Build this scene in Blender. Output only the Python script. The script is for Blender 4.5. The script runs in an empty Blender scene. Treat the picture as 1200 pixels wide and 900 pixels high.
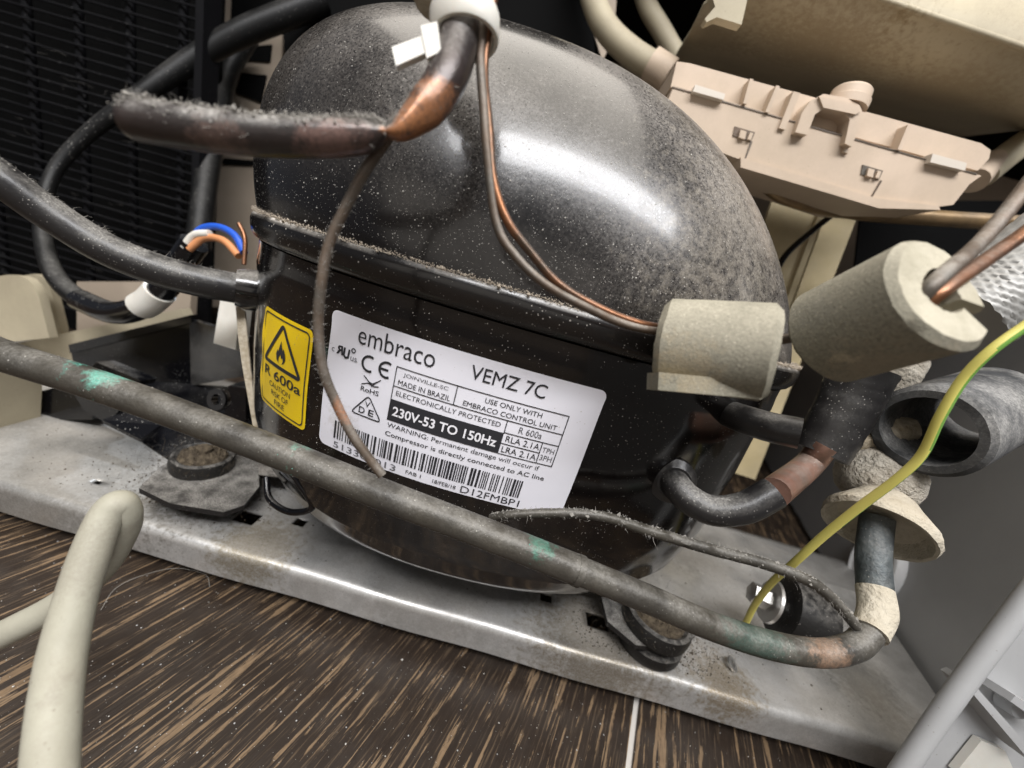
import bpy, bmesh, math, random
import numpy as np
from mathutils import Vector, Matrix
from mathutils.bvhtree import BVHTree
random.seed(7); rng = np.random.default_rng(7)
C = bpy.context.scene
COL = C.collection
R = math.radians

# ------------------------------------------------------------------ camera
CAMZ, PIT, ROL, FPX = .146, R(16.3), R(16.3), 433.3
CAM = Vector((0, 0, CAMZ))
UP0 = Vector((0, math.sin(PIT), math.cos(PIT))); FW = Vector((0, math.cos(PIT), -math.sin(PIT))); X0 = Vector((1, 0, 0))
RT = X0*math.cos(ROL) + UP0*math.sin(ROL); UPV = UP0*math.cos(ROL) - X0*math.sin(ROL)
cd = bpy.data.cameras.new('camera'); cam = bpy.data.objects.new('camera', cd); COL.objects.link(cam)
M = Matrix((RT, UPV, -FW)).transposed().to_4x4(); M.translation = CAM; cam.matrix_world = M
cd.sensor_width = 36; cd.lens = 13.0; cd.clip_start = .004; cd.clip_end = 20
cd.dof.use_dof = True; cd.dof.focus_distance = .100; cd.dof.aperture_fstop = 10
C.camera = cam
# ------------------------------------------------------------------ world, light, exposure
w = bpy.data.worlds.new('World'); C.world = w; w.use_nodes = True
bg = w.node_tree.nodes['Background']; bg.inputs[0].default_value = (.80, .86, 1, 1); bg.inputs[1].default_value = .12
def area(name, loc, target, sx, sy, power, col):
    l = bpy.data.lights.new(name, 'AREA'); l.shape = 'RECTANGLE'; l.size = sx; l.size_y = sy; l.energy = power; l.color = col
    o = bpy.data.objects.new(name, l); COL.objects.link(o); o.location = loc
    o.rotation_euler = (Vector(target)-Vector(loc)).to_track_quat('-Z', 'Y').to_euler(); return o
area('window_light', (.15, -.50, 1.05), (0, .15, .1), 1.35, .22, 23, (.98, .98, 1))
area('room_light', (-.3, -1.5, .5), (0, .12, .08), 2.2, .8, 3.5, (1, .91, .80))
area('side_light', (-.15, .08, 1.7), (.05, .15, .05), 2.0, 1.5, 30, (1, .93, .83))
sp = bpy.data.lights.new('torch_light', 'SPOT'); sp.energy = 2.6; sp.spot_size = R(17); sp.spot_blend = .5; sp.color = (.78, .87, 1); sp.shadow_soft_size = .004
so = bpy.data.objects.new('torch_light', sp); COL.objects.link(so); so.location = (-.135, .30, .36)
so.rotation_euler = (Vector((-.155, .185, .085))-so.location).to_track_quat('-Z', 'Y').to_euler()
C.view_settings.view_transform = 'Standard'; C.view_settings.look = 'None'; C.view_settings.exposure = 0; C.view_settings.gamma = 1
C.cycles.max_bounces = 6; C.cycles.use_denoising = True

# ------------------------------------------------------------------ pixel -> place helpers (photo pixels 1200x900)
def ray(px, py):
    return FW + RT*((px-600)/FPX) - UPV*((py-450)/FPX)
def atd(px, py, d): return CAM + ray(px, py)*d
def at(px, py, Y):
    r = ray(px, py); return CAM + r*(Y/r.y)
def onz(px, py, z):
    r = ray(px, py); return CAM + r*((z-CAMZ)/r.z)

# ------------------------------------------------------------------ materials
def mat(name, col, rough=.5, metal=0, spec=.5, col2=None, nscale=60, ncon=.5, stretch=None, bump=0, bscale=400, coat=0,
        dust=0, dustcol=(.36, .32, .27), dlo=.1, dhi=.9, dscale=45, speck=0, sscale=1300, speckcol=(.62, .6, .56), subsurf=0, stains=(), rvar=0, fine=0, seed=0, sheen=0, bdist=.0006, grain=.6, gscale=1500, dn0=.36, nhi=14):
    m = bpy.data.materials.new(name); m.use_nodes = True; nt = m.node_tree; N = nt.nodes; L = nt.links
    bs = N['Principled BSDF']
    def new(t, **k):
        n = N.new(t)
        for a, b in k.items(): setattr(n, a, b)
        return n
    def setin(s, v):
        if isinstance(v, bpy.types.NodeSocket): L.new(v, s)
        elif isinstance(v, (tuple, list)) and len(v) == 3 and s.type == 'RGBA': s.default_value = (*v, 1)
        else: s.default_value = v
    def math_(op, a, b=0, clamp=False):
        n = new('ShaderNodeMath', operation=op, use_clamp=clamp); setin(n.inputs[0], a); setin(n.inputs[1], b); return n.outputs[0]
    def mixc(f, a, b):
        n = new('ShaderNodeMix', data_type='RGBA'); setin(n.inputs[0], f); setin(n.inputs[6], a); setin(n.inputs[7], b); return n.outputs[2]
    def ramp(v, lo, hi, a=0., b=1.):
        n = new('ShaderNodeMapRange'); n.clamp = True; setin(n.inputs[0], v); n.inputs[1].default_value = lo; n.inputs[2].default_value = hi
        n.inputs[3].default_value = a; n.inputs[4].default_value = b; return n.outputs[0]
    geo = new('ShaderNodeNewGeometry'); pos = geo.outputs['Position']
    mp = new('ShaderNodeMapping'); L.new(pos, mp.inputs[0]); mp.inputs['Location'].default_value = (seed*1.37, seed*.71, 0)
    def noise(scale, detail=4, rough_=.55, vec=None):
        n = new('ShaderNodeTexNoise'); n.inputs['Scale'].default_value = scale; n.inputs['Detail'].default_value = detail; n.inputs['Roughness'].default_value = rough_
        L.new(vec or mp.outputs[0], n.inputs['Vector']); return n.outputs[0]
    c = col if not col2 else None
    if col2:
        vec = None
        if stretch:
            m2 = new('ShaderNodeMapping'); L.new(pos, m2.inputs[0]); m2.inputs['Scale'].default_value = stretch[:3]
            if len(stretch) > 3: m2.inputs['Rotation'].default_value = (0, 0, stretch[3])
            vec = m2.outputs[0]
        c = mixc(ramp(noise(nscale, 6, .6, vec), .5-.25*(1-ncon)-.02, .5+.25*(1-ncon)+.02), col, col2)
    if fine:
        c = mixc(ramp(noise(1800, 2), .35, .7, 0, fine), c, tuple(x*.45 for x in (col2 or col)))
    for (p, rad, sc, amt) in stains:                      # patina, stains with a shape of their own
        d = new('ShaderNodeVectorMath', operation='DISTANCE'); L.new(pos, d.inputs[0]); d.inputs[1].default_value = p
        f = math_('SUBTRACT', ramp(d.outputs['Value'], 0, rad, 1, 0), math_('MULTIPLY', noise(420, 4, .7), 1.15))
        c = mixc(math_('MULTIPLY', ramp(f, -.10, .16, 0, amt), ramp(noise(1600, 3, .8), .3, .6, .35, 1)), c, sc)
    ro = rough
    if rvar: ro = ramp(noise(90, 5), .3, .7, rough-rvar, rough+rvar)
    if dust or speck:
        sx = new('ShaderNodeSeparateXYZ'); L.new(geo.outputs['Normal'], sx.inputs[0])
        up = ramp(sx.outputs[2], dlo, dhi)
        n1 = noise(dscale, 4, .55); n2 = noise(dscale*nhi, 3, .7)
        f = 0.
        if dust:
            a = math_('ADD', math_('MULTIPLY', ramp(n1, dn0, .64), .75), math_('MULTIPLY', n2, .5))
            g_ = ramp(noise(gscale, 3, .8), .34, .66, 1-grain, 1)
            f = math_('MULTIPLY', math_('MULTIPLY', math_('MULTIPLY', up, ramp(a, .3, .95)), dust), g_, True)
        if speck:
            vo = new('ShaderNodeTexVoronoi'); vo.inputs['Scale'].default_value = sscale; L.new(mp.outputs[0], vo.inputs['Vector'])
            sc = new('ShaderNodeSeparateColor'); L.new(vo.outputs['Color'], sc.inputs[0])
            rad = math_('MULTIPLY', ramp(sc.outputs[0], 1-speck, 1, 0, .42), ramp(n1, .38, .6, .35, 1))
            s1 = math_('MULTIPLY', ramp(math_('SUBTRACT', rad, vo.outputs['Distance']), 0, .12), ramp(sx.outputs[2], -.55, .3, .15, 1))
            if dust: f = math_('MAXIMUM', f, math_('MULTIPLY', s1, .75))
            else: f = math_('MULTIPLY', s1, .75)
        dc = mixc(n2, dustcol, speckcol)
        c = mixc(f, c, dc); ro = math_('ADD', math_('MULTIPLY', math_('SUBTRACT', .9, ro), f), ro)
        if metal: metal = math_('MULTIPLY', math_('SUBTRACT', 1, f), metal)
        if coat: coat = math_('MULTIPLY', math_('SUBTRACT', 1, f), coat)
    setin(bs.inputs['Base Color'], c); setin(bs.inputs['Roughness'], ro); setin(bs.inputs['Metallic'], metal)
    bs.inputs['Specular IOR Level'].default_value = spec; setin(bs.inputs['Coat Weight'], coat); bs.inputs['Coat Roughness'].default_value = .12
    if subsurf:
        bs.inputs['Subsurface Weight'].default_value = subsurf; bs.inputs['Subsurface Radius'].default_value = (.003, .002, .0015); bs.inputs['Subsurface Scale'].default_value = 1
    if sheen: bs.inputs['Sheen Weight'].default_value = sheen
    if bump:
        b = new('ShaderNodeBump'); b.inputs['Strength'].default_value = bump; b.inputs['Distance'].default_value = bdist
        L.new(noise(bscale, 5, .6), b.inputs['Height']); L.new(b.outputs[0], bs.inputs['Normal'])
    return m

DUST = (.34, .30, .25)
MS = dict(
    shell=mat('black_enamel', (.0045, .0036, .0034), .22, spec=.5, coat=.4, dust=.9, dustcol=(.32, .275, .225), dlo=-.02, dhi=.85, dscale=24, speck=.6, sscale=1500, speckcol=(.46, .43, .40), bump=.06, bscale=900, grain=.95, gscale=1700, dn0=.24, nhi=45,
              stains=[(tuple(atd(845, 200, .150)), .085, (.30, .27, .22), .7), (tuple(atd(790, 310, .112)), .065, (.28, .25, .205), .6), (tuple(atd(700, 110, .150)), .06, (.24, .22, .19), .5)]),
    shell_low=mat('black_enamel_side', (.0038, .003, .0028), .11, spec=.5, coat=.5, dust=.95, dustcol=(.36, .31, .26), dlo=.3, dhi=.95, dscale=60, speck=.22, sscale=2100, bump=.04, bscale=700),
    lip=mat('black_enamel_rim', (.006, .005, .0045), .25, spec=.5, coat=.3, dust=1.3, dustcol=(.40, .35, .29), dlo=.3, dhi=.85, dscale=110, speck=.5, sscale=1500, bump=.1, grain=.45),
    steel=mat('galvanised_steel', (.68, .67, .65), .40, metal=.6, col2=(.50, .49, .47), nscale=160, ncon=.3, rvar=.1, dust=.75, dustcol=(.50, .47, .42), dlo=.9, dhi=1, dscale=40, speck=.55, sscale=1700, speckcol=(.16, .14, .12), bump=.14, bscale=500, gscale=2200, fine=.3,
              stains=[(tuple(onz(240, 575, .021)), .050, (.13, .115, .09), .9), (tuple(onz(60, 540, .021)), .13, (.27, .255, .225), .8), (tuple(onz(500, 700, .021)), .045, (.33, .31, .28), .5), (tuple(onz(800, 640, .021)), .05, (.30, .275, .24), .7), (tuple(onz(700, 740, .021)), .065, (.20, .16, .10), .8), (tuple(onz(850, 800, .021)), .030, (.25, .19, .11), .9), (tuple(onz(300, 640, .021)), .035, (.26, .22, .15), .9),
                      (tuple(onz(1000, 790, .021)), .040, (.20, .19, .17), .7)]),
    tube=mat('oxidised_tube', (.034, .031, .027), .42, metal=.25, col2=(.085, .076, .060), nscale=90, ncon=.2, dust=.4, dustcol=(.17, .15, .11), dlo=-.1, dhi=.9, dscale=110, speck=.3, sscale=1800, bump=.35, bscale=600, fine=.45,
             stains=[(tuple(atd(90, 437, .085)), .006, (.08, .30, .24), .9), (tuple(atd(128, 442, .085)), .008, (.13, .42, .33), .95), (tuple(atd(350, 535, .088)), .007, (.09, .30, .22), 1), (tuple(atd(632, 640, .088)), .008, (.05, .17, .12), .9),
                     (tuple(atd(880, 745, .09)), .02, (.05, .10, .08), .7), (tuple(atd(970, 765, .09)), .012, (.32, .20, .13), .7)]),
    sleeve=mat('black_sleeve', (.018, .017, .017), .33, spec=.5, dust=.75, dustcol=(.18, .165, .14), dlo=.1, dhi=.9, dscale=120, speck=.6, sscale=1700, bump=.2, grain=.8),
    stub=mat('dusty_black_copper', (.024, .022, .022), .28, metal=.3, col2=(.060, .043, .038), nscale=50, ncon=.3, dust=.95, dustcol=(.30, .28, .25), dlo=.1, dhi=.8, dscale=120, speck=.3, sscale=1500, bump=.2,
              stains=[(tuple(atd(482, 145, .0610)), .011, (.40, .17, .07), 1), (tuple(atd(512, 118, .0600)), .009, (.34, .15, .07), .9), (tuple(atd(390, 172, .0575)), .012, (.20, .12, .10), .8), (tuple(atd(250, 172, .0560)), .010, (.18, .12, .10), .7)]),
    copper=mat('tarnished_copper', (.30, .125, .055), .38, metal=.8, col2=(.10, .070, .050), nscale=110, ncon=.3, dust=.3, dscale=120, bump=.15, bscale=700),
    copper_dark=mat('dusty_brown_capillary', (.13, .085, .055), .5, metal=.4, col2=(.10, .09, .075), nscale=160, ncon=.3, dust=.6, dustcol=(.30, .27, .22), dlo=-.2, dhi=.9, dscale=150, bump=.2,
                    stains=[(tuple(atd(402, 480, .074)), .006, (.42, .17, .07), .9)]),
    copper_bright=mat('bright_copper', (.42, .22, .16), .38, metal=.7, col2=(.20, .13, .10), nscale=90, bump=.1, dust=.5, dustcol=(.3, .25, .21), speck=.3),
    foam=mat('grey_beige_foam', (.31, .29, .225), .95, spec=.12, col2=(.24, .225, .175), nscale=45, ncon=.1, bump=.4, bscale=2000, bdist=.0005, fine=.5, dust=.6, dustcol=(.40, .37, .29), dlo=-.4, dhi=.8, dscale=60, speck=.55, sscale=1500, speckcol=(.55, .50, .40), grain=.5,
              stains=[(tuple(atd(1050, 430, .066)), .020, (.34, .28, .20), .5), (tuple(atd(985, 425, .066)), .006, (.50, .44, .32), .9), (tuple(atd(805, 430, .072)), .014, (.36, .30, .20), .7), (tuple(atd(940, 360, .070)), .012, (.17, .165, .14), .6)]),
    foam_end=mat('cut_foam', (.47, .435, .345), .95, spec=.1, col2=(.38, .35, .27), nscale=200, bump=.4, bscale=1800),
    foam_dark=mat('charcoal_foam', (.060, .062, .066), .9, spec=.2, col2=(.038, .039, .04), nscale=100, dust=.8, dustcol=(.17, .168, .165), dlo=-.6, dhi=.6, dscale=60, bump=.3, bscale=1600, speck=.4, sscale=1600),
    cream=mat('cream_plastic', (.47, .415, .295), .5, spec=.3, col2=(.40, .35, .25), nscale=30, dust=.5, dustcol=(.26, .22, .16), dlo=-.8, dhi=.6, dscale=25, speck=.08, speckcol=(.2, .17, .13), bump=.06, grain=.4, stains=[(tuple(at(930, 110, .23)), .09, (.27, .215, .14), .8), (tuple(at(1100, 110, .23)), .06, (.30, .24, .16), .7), (tuple(at(1052, 30, .2)), .012, (.25, .19, .1), .8), (tuple(at(830, 40, .25)), .05, (.26, .21, .14), .7)]),
    box=mat('beige_plastic', (.60, .48, .37), .5, spec=.35, col2=(.50, .40, .30), nscale=30, dust=.45, dustcol=(.34, .27, .20), dlo=-.6, dhi=.8, bump=.05, speck=.06, speckcol=(.25, .2, .15), grain=.4),
    boxlight=mat('pale_plastic', (.62, .56, .48), .45, dust=.3, dlo=-.5, bump=.05),
    white=mat('white_plastic', (.74, .72, .66), .4, spec=.4, subsurf=.1, col2=(.66, .63, .56), nscale=80, bump=.05),
    cable=mat('white_cable_rubber', (.40, .385, .31), .5, spec=.3, col2=(.33, .315, .25), nscale=60, bump=.2, bscale=300, speck=.3, speckcol=(.24, .21, .17), sscale=900, dust=.5, dustcol=(.26, .24, .19), dlo=-1, dhi=1, dscale=25,
              stains=[(tuple(atd(100, 650, .074)), .02, (.27, .25, .20), .7), (tuple(atd(70, 800, .062)), .012, (.28, .26, .21), .7)]),
    blackp=mat('black_plastic', (.004, .004, .005), .14, spec=.5, dust=.3, dustcol=(.2, .185, .165), dlo=.8, dhi=1, dscale=60, speck=.3, sscale=1500, rvar=.06, bump=.05),
    hose=mat('black_hose', (.006, .006, .006), .45, spec=.25, dust=.35, dustcol=(.10, .095, .085), dlo=.3, dhi=1, speck=.3),
    rubber=mat('dusty_rubber', (.018, .016, .015), .7, spec=.3, dust=1.1, dustcol=(.115, .10, .08), dlo=.3, dhi=.95, dscale=160, nhi=12, speck=.7, sscale=2100, bump=.5, bscale=1500, grain=.9, gscale=3200, dn0=.2),
    rubberc=mat('black_rubber', (.014, .013, .012), .5, spec=.4, dust=.5, dustcol=(.15, .12, .09), dlo=.5, dhi=1, dscale=400, speck=.5, sscale=1900, bump=.3),
    dirt=mat('brown_dust', (.125, .10, .07), 1, spec=.05, col2=(.05, .04, .03), nscale=500, bump=1, bscale=1500),
    blackmetal=mat('black_coil', (.005, .005, .006), .7, spec=.12, dust=.25, dustcol=(.05, .048, .045), dlo=.2, dhi=1, dscale=30, speck=.3, sscale=600, speckcol=(.12, .12, .12)),
    wall=mat('grey_panel', (.30, .302, .305), .42, spec=.4, col2=(.26, .262, .265), nscale=14, bump=.04, speck=.1, sscale=900, speckcol=(.34, .34, .34)),
    cover=mat('grey_plastic', (.50, .505, .51), .5, spec=.35, col2=(.44, .445, .45), nscale=30, bump=.05, dust=.3, speck=.15, speckcol=(.2, .2, .2)),
    back=mat('dull_beige_back', (.42, .345, .27), .8, col2=(.33, .27, .205), nscale=12, bump=.1),
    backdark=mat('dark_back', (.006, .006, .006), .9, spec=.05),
    post=mat('olive_beige_metal', (.52, .43, .25), .5, col2=(.43, .35, .20), nscale=40, dust=.3, dlo=-.5, dhi=.5, bump=.08),
    paper=mat('white_paper', (.80, .79, .84), .38, spec=.4, col2=(.74, .73, .78), nscale=25, speck=.12, sscale=1500, speckcol=(.45, .42, .37), stains=[(tuple(atd(395, 500, .1)), .012, (.52, .49, .46), .6)]),
    yellow=mat('yellow_paper', (.85, .60, .012), .35, spec=.4, col2=(.78, .53, .012), nscale=60, speck=.18, sscale=1500, speckcol=(.35, .28, .1)),
    ink=mat('black_ink', (.022, .022, .026), .5),
    inkgrey=mat('faded_ink', (.12, .12, .13), .6),
    paperink=mat('white_print', (.78, .77, .80), .45),
    green=mat('green_wire', (.16, .34, .06), .4, spec=.4, dust=.35, dlo=-.2, dustcol=(.3, .28, .2)),
    yellw=mat('yellow_wire', (.70, .63, .16), .4, spec=.4, dust=.35, dlo=-.2, dustcol=(.36, .32, .2)),
    tape=mat('cream_tape', (.56, .515, .42), .75, col2=(.42, .375, .29), nscale=130, ncon=.3, bump=.7, bscale=350, bdist=.002, speck=.4, speckcol=(.3, .24, .16), dust=.5, dustcol=(.38, .31, .22), dlo=-.8, dhi=1),
    cotton=mat('wrinkled_cream_wrap', (.56, .52, .44), .8, col2=(.36, .31, .24), nscale=160, ncon=.3, bump=1, bscale=260, bdist=.004, dust=.5, dustcol=(.36, .32, .26), dlo=-.5, dhi=1),
    darkpipe=mat('blue_grey_coated_pipe', (.026, .033, .036), .5, metal=.2, col2=(.085, .105, .11), nscale=170, ncon=.2, bump=.6, bdist=.001, dust=.5, dustcol=(.20, .19, .17), dlo=-.2, dhi=1, speck=.4),
    insul=mat('crumbly_insulation', (.52, .46, .36), .95, col2=(.35, .29, .2), nscale=400, bump=1, bscale=900),
    brass=mat('dull_brass', (.30, .20, .10), .4, metal=.5, col2=(.16, .11, .06), nscale=80, dust=.3),
    blue=mat('blue_wire', (.02, .10, .55), .35), orange=mat('orange_wire', (.65, .28, .12), .4),
    grout=mat('grey_grout', (.52, .49, .45), .9, bump=.5),
    zinc=mat('zinc_bolt', (.55, .54, .52), .35, metal=.9, bump=.15, dust=.3),
    fluff=mat('grey_fluff', (.27, .255, .23), .9, spec=.1),
    fluffdark=mat('dark_fluff', (.06, .056, .052), .9, spec=.1),
    beigegrain=mat('beige_dust_grain', (.36, .31, .25), .95, spec=.1),
    patina=mat('green_patina', (.10, .34, .26), .9, spec=.1, col2=(.16, .40, .32), nscale=900),
    grain=mat('pale_dust_grain', (.55, .53, .49), .9, spec=.1),
    braid=mat('grey_braid', (.30, .295, .28), .45, metal=.2, col2=(.30, .295, .28), nscale=300, bump=.2, dust=.3),
)
GR = R(20.8)   # grain direction, turned from the depth axis towards the right
def floor_mat():
    m = bpy.data.materials.new('dark_wood_tile'); m.use_nodes = True; nt = m.node_tree; N, L = nt.nodes, nt.links; bs = N['Principled BSDF']
    g = N.new('ShaderNodeNewGeometry'); mp = N.new('ShaderNodeMapping'); mp.vector_type = 'TEXTURE'; L.new(g.outputs['Position'], mp.inputs[0]); mp.inputs['Rotation'].default_value = (0, 0, -GR)
    oi = N.new('ShaderNodeObjectInfo'); ad = N.new('ShaderNodeVectorMath'); ad.operation = 'ADD'; L.new(mp.outputs[0], ad.inputs[0]); 
    cb = N.new('ShaderNodeCombineXYZ'); L.new(oi.outputs['Random'], cb.inputs[1]); L.new(cb.outputs[0], ad.inputs[1])
    def ns(sc, det, ro, s=(1, .04, 1), d=0):
        q = N.new('ShaderNodeVectorMath'); q.operation = 'MULTIPLY'; L.new(ad.outputs[0], q.inputs[0]); q.inputs[1].default_value = s
        n = N.new('ShaderNodeTexNoise'); n.inputs['Scale'].default_value = sc; n.inputs['Detail'].default_value = det; n.inputs['Roughness'].default_value = ro; n.inputs['Distortion'].default_value = d
        L.new(q.outputs[0], n.inputs['Vector']); return n.outputs[0]
    def mr(v, a, b, c=0., d=1.):
        n = N.new('ShaderNodeMapRange'); L.new(v, n.inputs[0]); n.inputs[1].default_value = a; n.inputs[2].default_value = b; n.inputs[3].default_value = c; n.inputs[4].default_value = d; return n.outputs[0]
    def mth(op, a, b):
        n = N.new('ShaderNodeMath'); n.operation = op
        for i, v in enumerate((a, b)):
            if isinstance(v, float): n.inputs[i].default_value = v
            else: L.new(v, n.inputs[i])
        return n.outputs[0]
    def mx(f, a, b):
        n = N.new('ShaderNodeMix'); n.data_type = 'RGBA'
        for s, v in ((0, f), (6, a), (7, b)):
            if isinstance(v, tuple): n.inputs[s].default_value = (*v, 1)
            elif isinstance(v, float): n.inputs[s].default_value = v
            else: L.new(v, n.inputs[s])
        return n.outputs[2]
    streak = mth('ADD', mth('ADD', ns(680, 3, .5, (1, .045, 1), .3), mth('MULTIPLY', ns(1500, 3, .8, (1, .13, 1)), .24)), mth('MULTIPLY', ns(50, 4, .6, (1, .3, 1)), .42))
    mask = mr(streak, .895, .935)
    thin = mr(ns(1300, 3, .7, (1, .035, 1)), .54, .68, 0., .6)
    base = mx(ns(240, 4, .6, (1, .08, 1)), (.015, .0105, .008), (.036, .025, .018))
    c = mx(thin, base, (.15, .105, .066))
    c = mx(mth('MULTIPLY', mask, mr(ns(1500, 3, .6, (1, .2, 1)), .3, .6, .55, 1.)), c, (.215, .145, .085))
    dust = mr(ns(30, 6, .65, (1, 1, 1)), .5, .75, 0., .07)
    c = mx(dust, c, (.26, .24, .22))
    vo = N.new('ShaderNodeTexVoronoi'); vo.inputs['Scale'].default_value = 520; L.new(ad.outputs[0], vo.inputs['Vector'])
    sc = N.new('ShaderNodeSeparateColor'); L.new(vo.outputs['Color'], sc.inputs[0])
    rad = mr(sc.outputs[0], .78, 1, 0, .16); sp_ = mr(mth('SUBTRACT', rad, vo.outputs['Distance']), 0, .05, 0., .8)
    c = mx(sp_, c, (.5, .5, .5))
    L.new(c, bs.inputs['Base Color'])
    L.new(mr(ns(80, 4, .6, (1, 1, 1)), .3, .7, .34, .55), bs.inputs['Roughness']); bs.inputs['Specular IOR Level'].default_value = .35
    b = N.new('ShaderNodeBump'); b.inputs['Strength'].default_value = .35; b.inputs['Distance'].default_value = .0006; L.new(mth('SUBTRACT', ns(600, 3, .6, (1, .06, 1)), mth('MULTIPLY', mask, .5)), b.inputs['Height']); L.new(b.outputs[0], bs.inputs['Normal'])
    return m
MS['floor'] = floor_mat()

# ------------------------------------------------------------------ object helpers
def wl(o):
    v = Vector((0, 0, 0))
    while o is not None: v += o.location; o = o.parent
    return v
def setp(o, label=None, cat=None, group=None, kind=None):
    for k, v in (('label', label), ('category', cat), ('group', group), ('kind', kind)):
        if v: o[k] = v
    return o
def obj(name, verts, faces, m, parent=None, smooth=True, label=None, cat=None, group=None, kind=None, auto=35):
    V = np.array([tuple(v) for v in verts], float)
    org = Vector(((V[:, 0].min()+V[:, 0].max())/2, (V[:, 1].min()+V[:, 1].max())/2, V[:, 2].min()))
    me = bpy.data.meshes.new(name); me.from_pydata([tuple(v) for v in (V-np.array(org))], [], faces); me.validate(); me.update()
    for mm in (m if isinstance(m, (list, tuple)) else [m]): me.materials.append(MS[mm])
    o = bpy.data.objects.new(name, me); COL.objects.link(o)
    if smooth:
        me.shade_smooth()
        if auto: me.set_sharp_from_angle(angle=R(auto))
    o.location = org - (wl(parent) if parent else Vector((0, 0, 0))); o.parent = parent
    return setp(o, label, cat, group, kind)
def thing(name, loc, label, cat, group=None):
    e = bpy.data.objects.new(name, None); COL.objects.link(e); e.location = loc; e.empty_display_size = .01
    return setp(e, label, cat, group)
def bm_obj(name, bm, m, parent=None, smooth=True, bevel=0, seg=2, **k):
    if bevel:
        es = [e for e in bm.edges if len(e.link_faces) == 2 and e.calc_face_angle(0) > R(30)]
        bmesh.ops.bevel(bm, geom=es, offset=bevel, segments=seg, affect='EDGES', profile=.5)
    bmesh.ops.recalc_face_normals(bm, faces=bm.faces)
    bm.verts.index_update(); vs = [v.co.copy() for v in bm.verts]; fs = [[v.index for v in f.verts] for f in bm.faces]; bm.free()
    return obj(name, vs, fs, m, parent, smooth, **k)
def spline(pts, n=8, vals=None):
    P = [np.array(tuple(p), float) for p in pts]; P = [2*P[0]-P[1]] + P + [2*P[-1]-P[-2]]
    out = []
    for i in range(1, len(P)-2):
        for j in range(n):
            t = j/n
            out.append(.5*((2*P[i]) + (-P[i-1]+P[i+1])*t + (2*P[i-1]-5*P[i]+4*P[i+1]-P[i+2])*t*t + (-P[i-1]+3*P[i]-3*P[i+1]+P[i+2])*t**3))
    out.append(P[-2]); return out
def sweep(pts, radii, n=8, sides=16, flat=None, wob=0, twist=0, caps=True, prof=None):
    """tube verts/faces along a Catmull-Rom path; radii per control point; flat: per point (sx, sy) squash"""
    P = spline(pts, n) if n > 1 else [np.array(tuple(p)) for p in pts]
    if np.isscalar(radii): radii = [radii]*len(pts)
    m_ = len(P); idx = np.linspace(0, len(pts)-1, m_)
    rr = np.interp(idx, range(len(pts)), radii)
    fx = np.interp(idx, range(len(pts)), [f[0] for f in flat]) if flat else np.ones(m_)
    fy = np.interp(idx, range(len(pts)), [f[1] for f in flat]) if flat else np.ones(m_)
    T = [Vector(P[min(i+1, m_-1)]-P[max(i-1, 0)]).normalized() for i in range(m_)]
    up = Vector((0, 0, 1)) if abs(T[0].z) < .9 else Vector((0, 1, 0))
    nrm = (up - T[0]*up.dot(T[0])).normalized(); V = []; F = []
    for i in range(m_):
        nrm = (nrm - T[i]*nrm.dot(T[i])).normalized(); b = T[i].cross(nrm)
        for k in range(sides):
            a = 2*math.pi*k/sides + twist*i
            r = rr[i]*(1+wob*random.uniform(-1, 1))
            if prof is not None: r *= prof(i, k)
            V.append(Vector(P[i]) + nrm*math.cos(a)*r*fy[i] + b*math.sin(a)*r*fx[i])
    for i in range(m_-1):
        for k in range(sides):
            k2 = (k+1) % sides; F.append((i*sides+k, i*sides+k2, (i+1)*sides+k2, (i+1)*sides+k))
    if caps:
        F.append(tuple(range(sides))[::-1]); F.append(tuple((m_-1)*sides+k for k in range(sides)))
    return V, F, P, rr
def tube(name, pts, radii, m, parent=None, n=8, sides=16, flat=None, wob=0, label=None, cat=None, group=None, twist=0, caps=True, prof=None):
    V, F, P, rr = sweep(pts, radii, n, sides, flat, wob, twist, caps, prof)
    o = obj(name, V, F, m, parent, True, label, cat, group, auto=50); o_path[o.name] = (P, rr); return o
o_path = {}
def pxw(px_width, d): return px_width*d/FPX/2
def boxw(c0, c1, name, m, parent=None, bevel=.0006, **k):
    bm = bmesh.new(); bmesh.ops.create_cube(bm, size=1)
    c0, c1 = Vector(c0), Vector(c1)
    for v in bm.verts: v.co = Vector((c0[i] if v.co[i] < 0 else c1[i] for i in range(3)))
    return bm_obj(name, bm, m, parent, bevel=bevel, **k)
def slab(name, pts, ext, m, parent=None, bevel=.0005, seg=2, **k):
    """polygon (world points) given the thickness vector ext"""
    bm = bmesh.new(); a = [bm.verts.new(p) for p in pts]; b = [bm.verts.new(Vector(p)+Vector(ext)) for p in pts]; n = len(pts)
    bm.faces.new(a); bm.faces.new(b[::-1])
    for i in range(n): bm.faces.new((a[i], b[i], b[(i+1) % n], a[(i+1) % n]))
    return bm_obj(name, bm, m, parent, bevel=bevel, seg=seg, **k)
def slabY(name, pxs, Y, th, m, parent=None, **k): return slab(name, [at(x, y, Y) for x, y in pxs], (0, th, 0), m, parent, **k)
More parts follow.
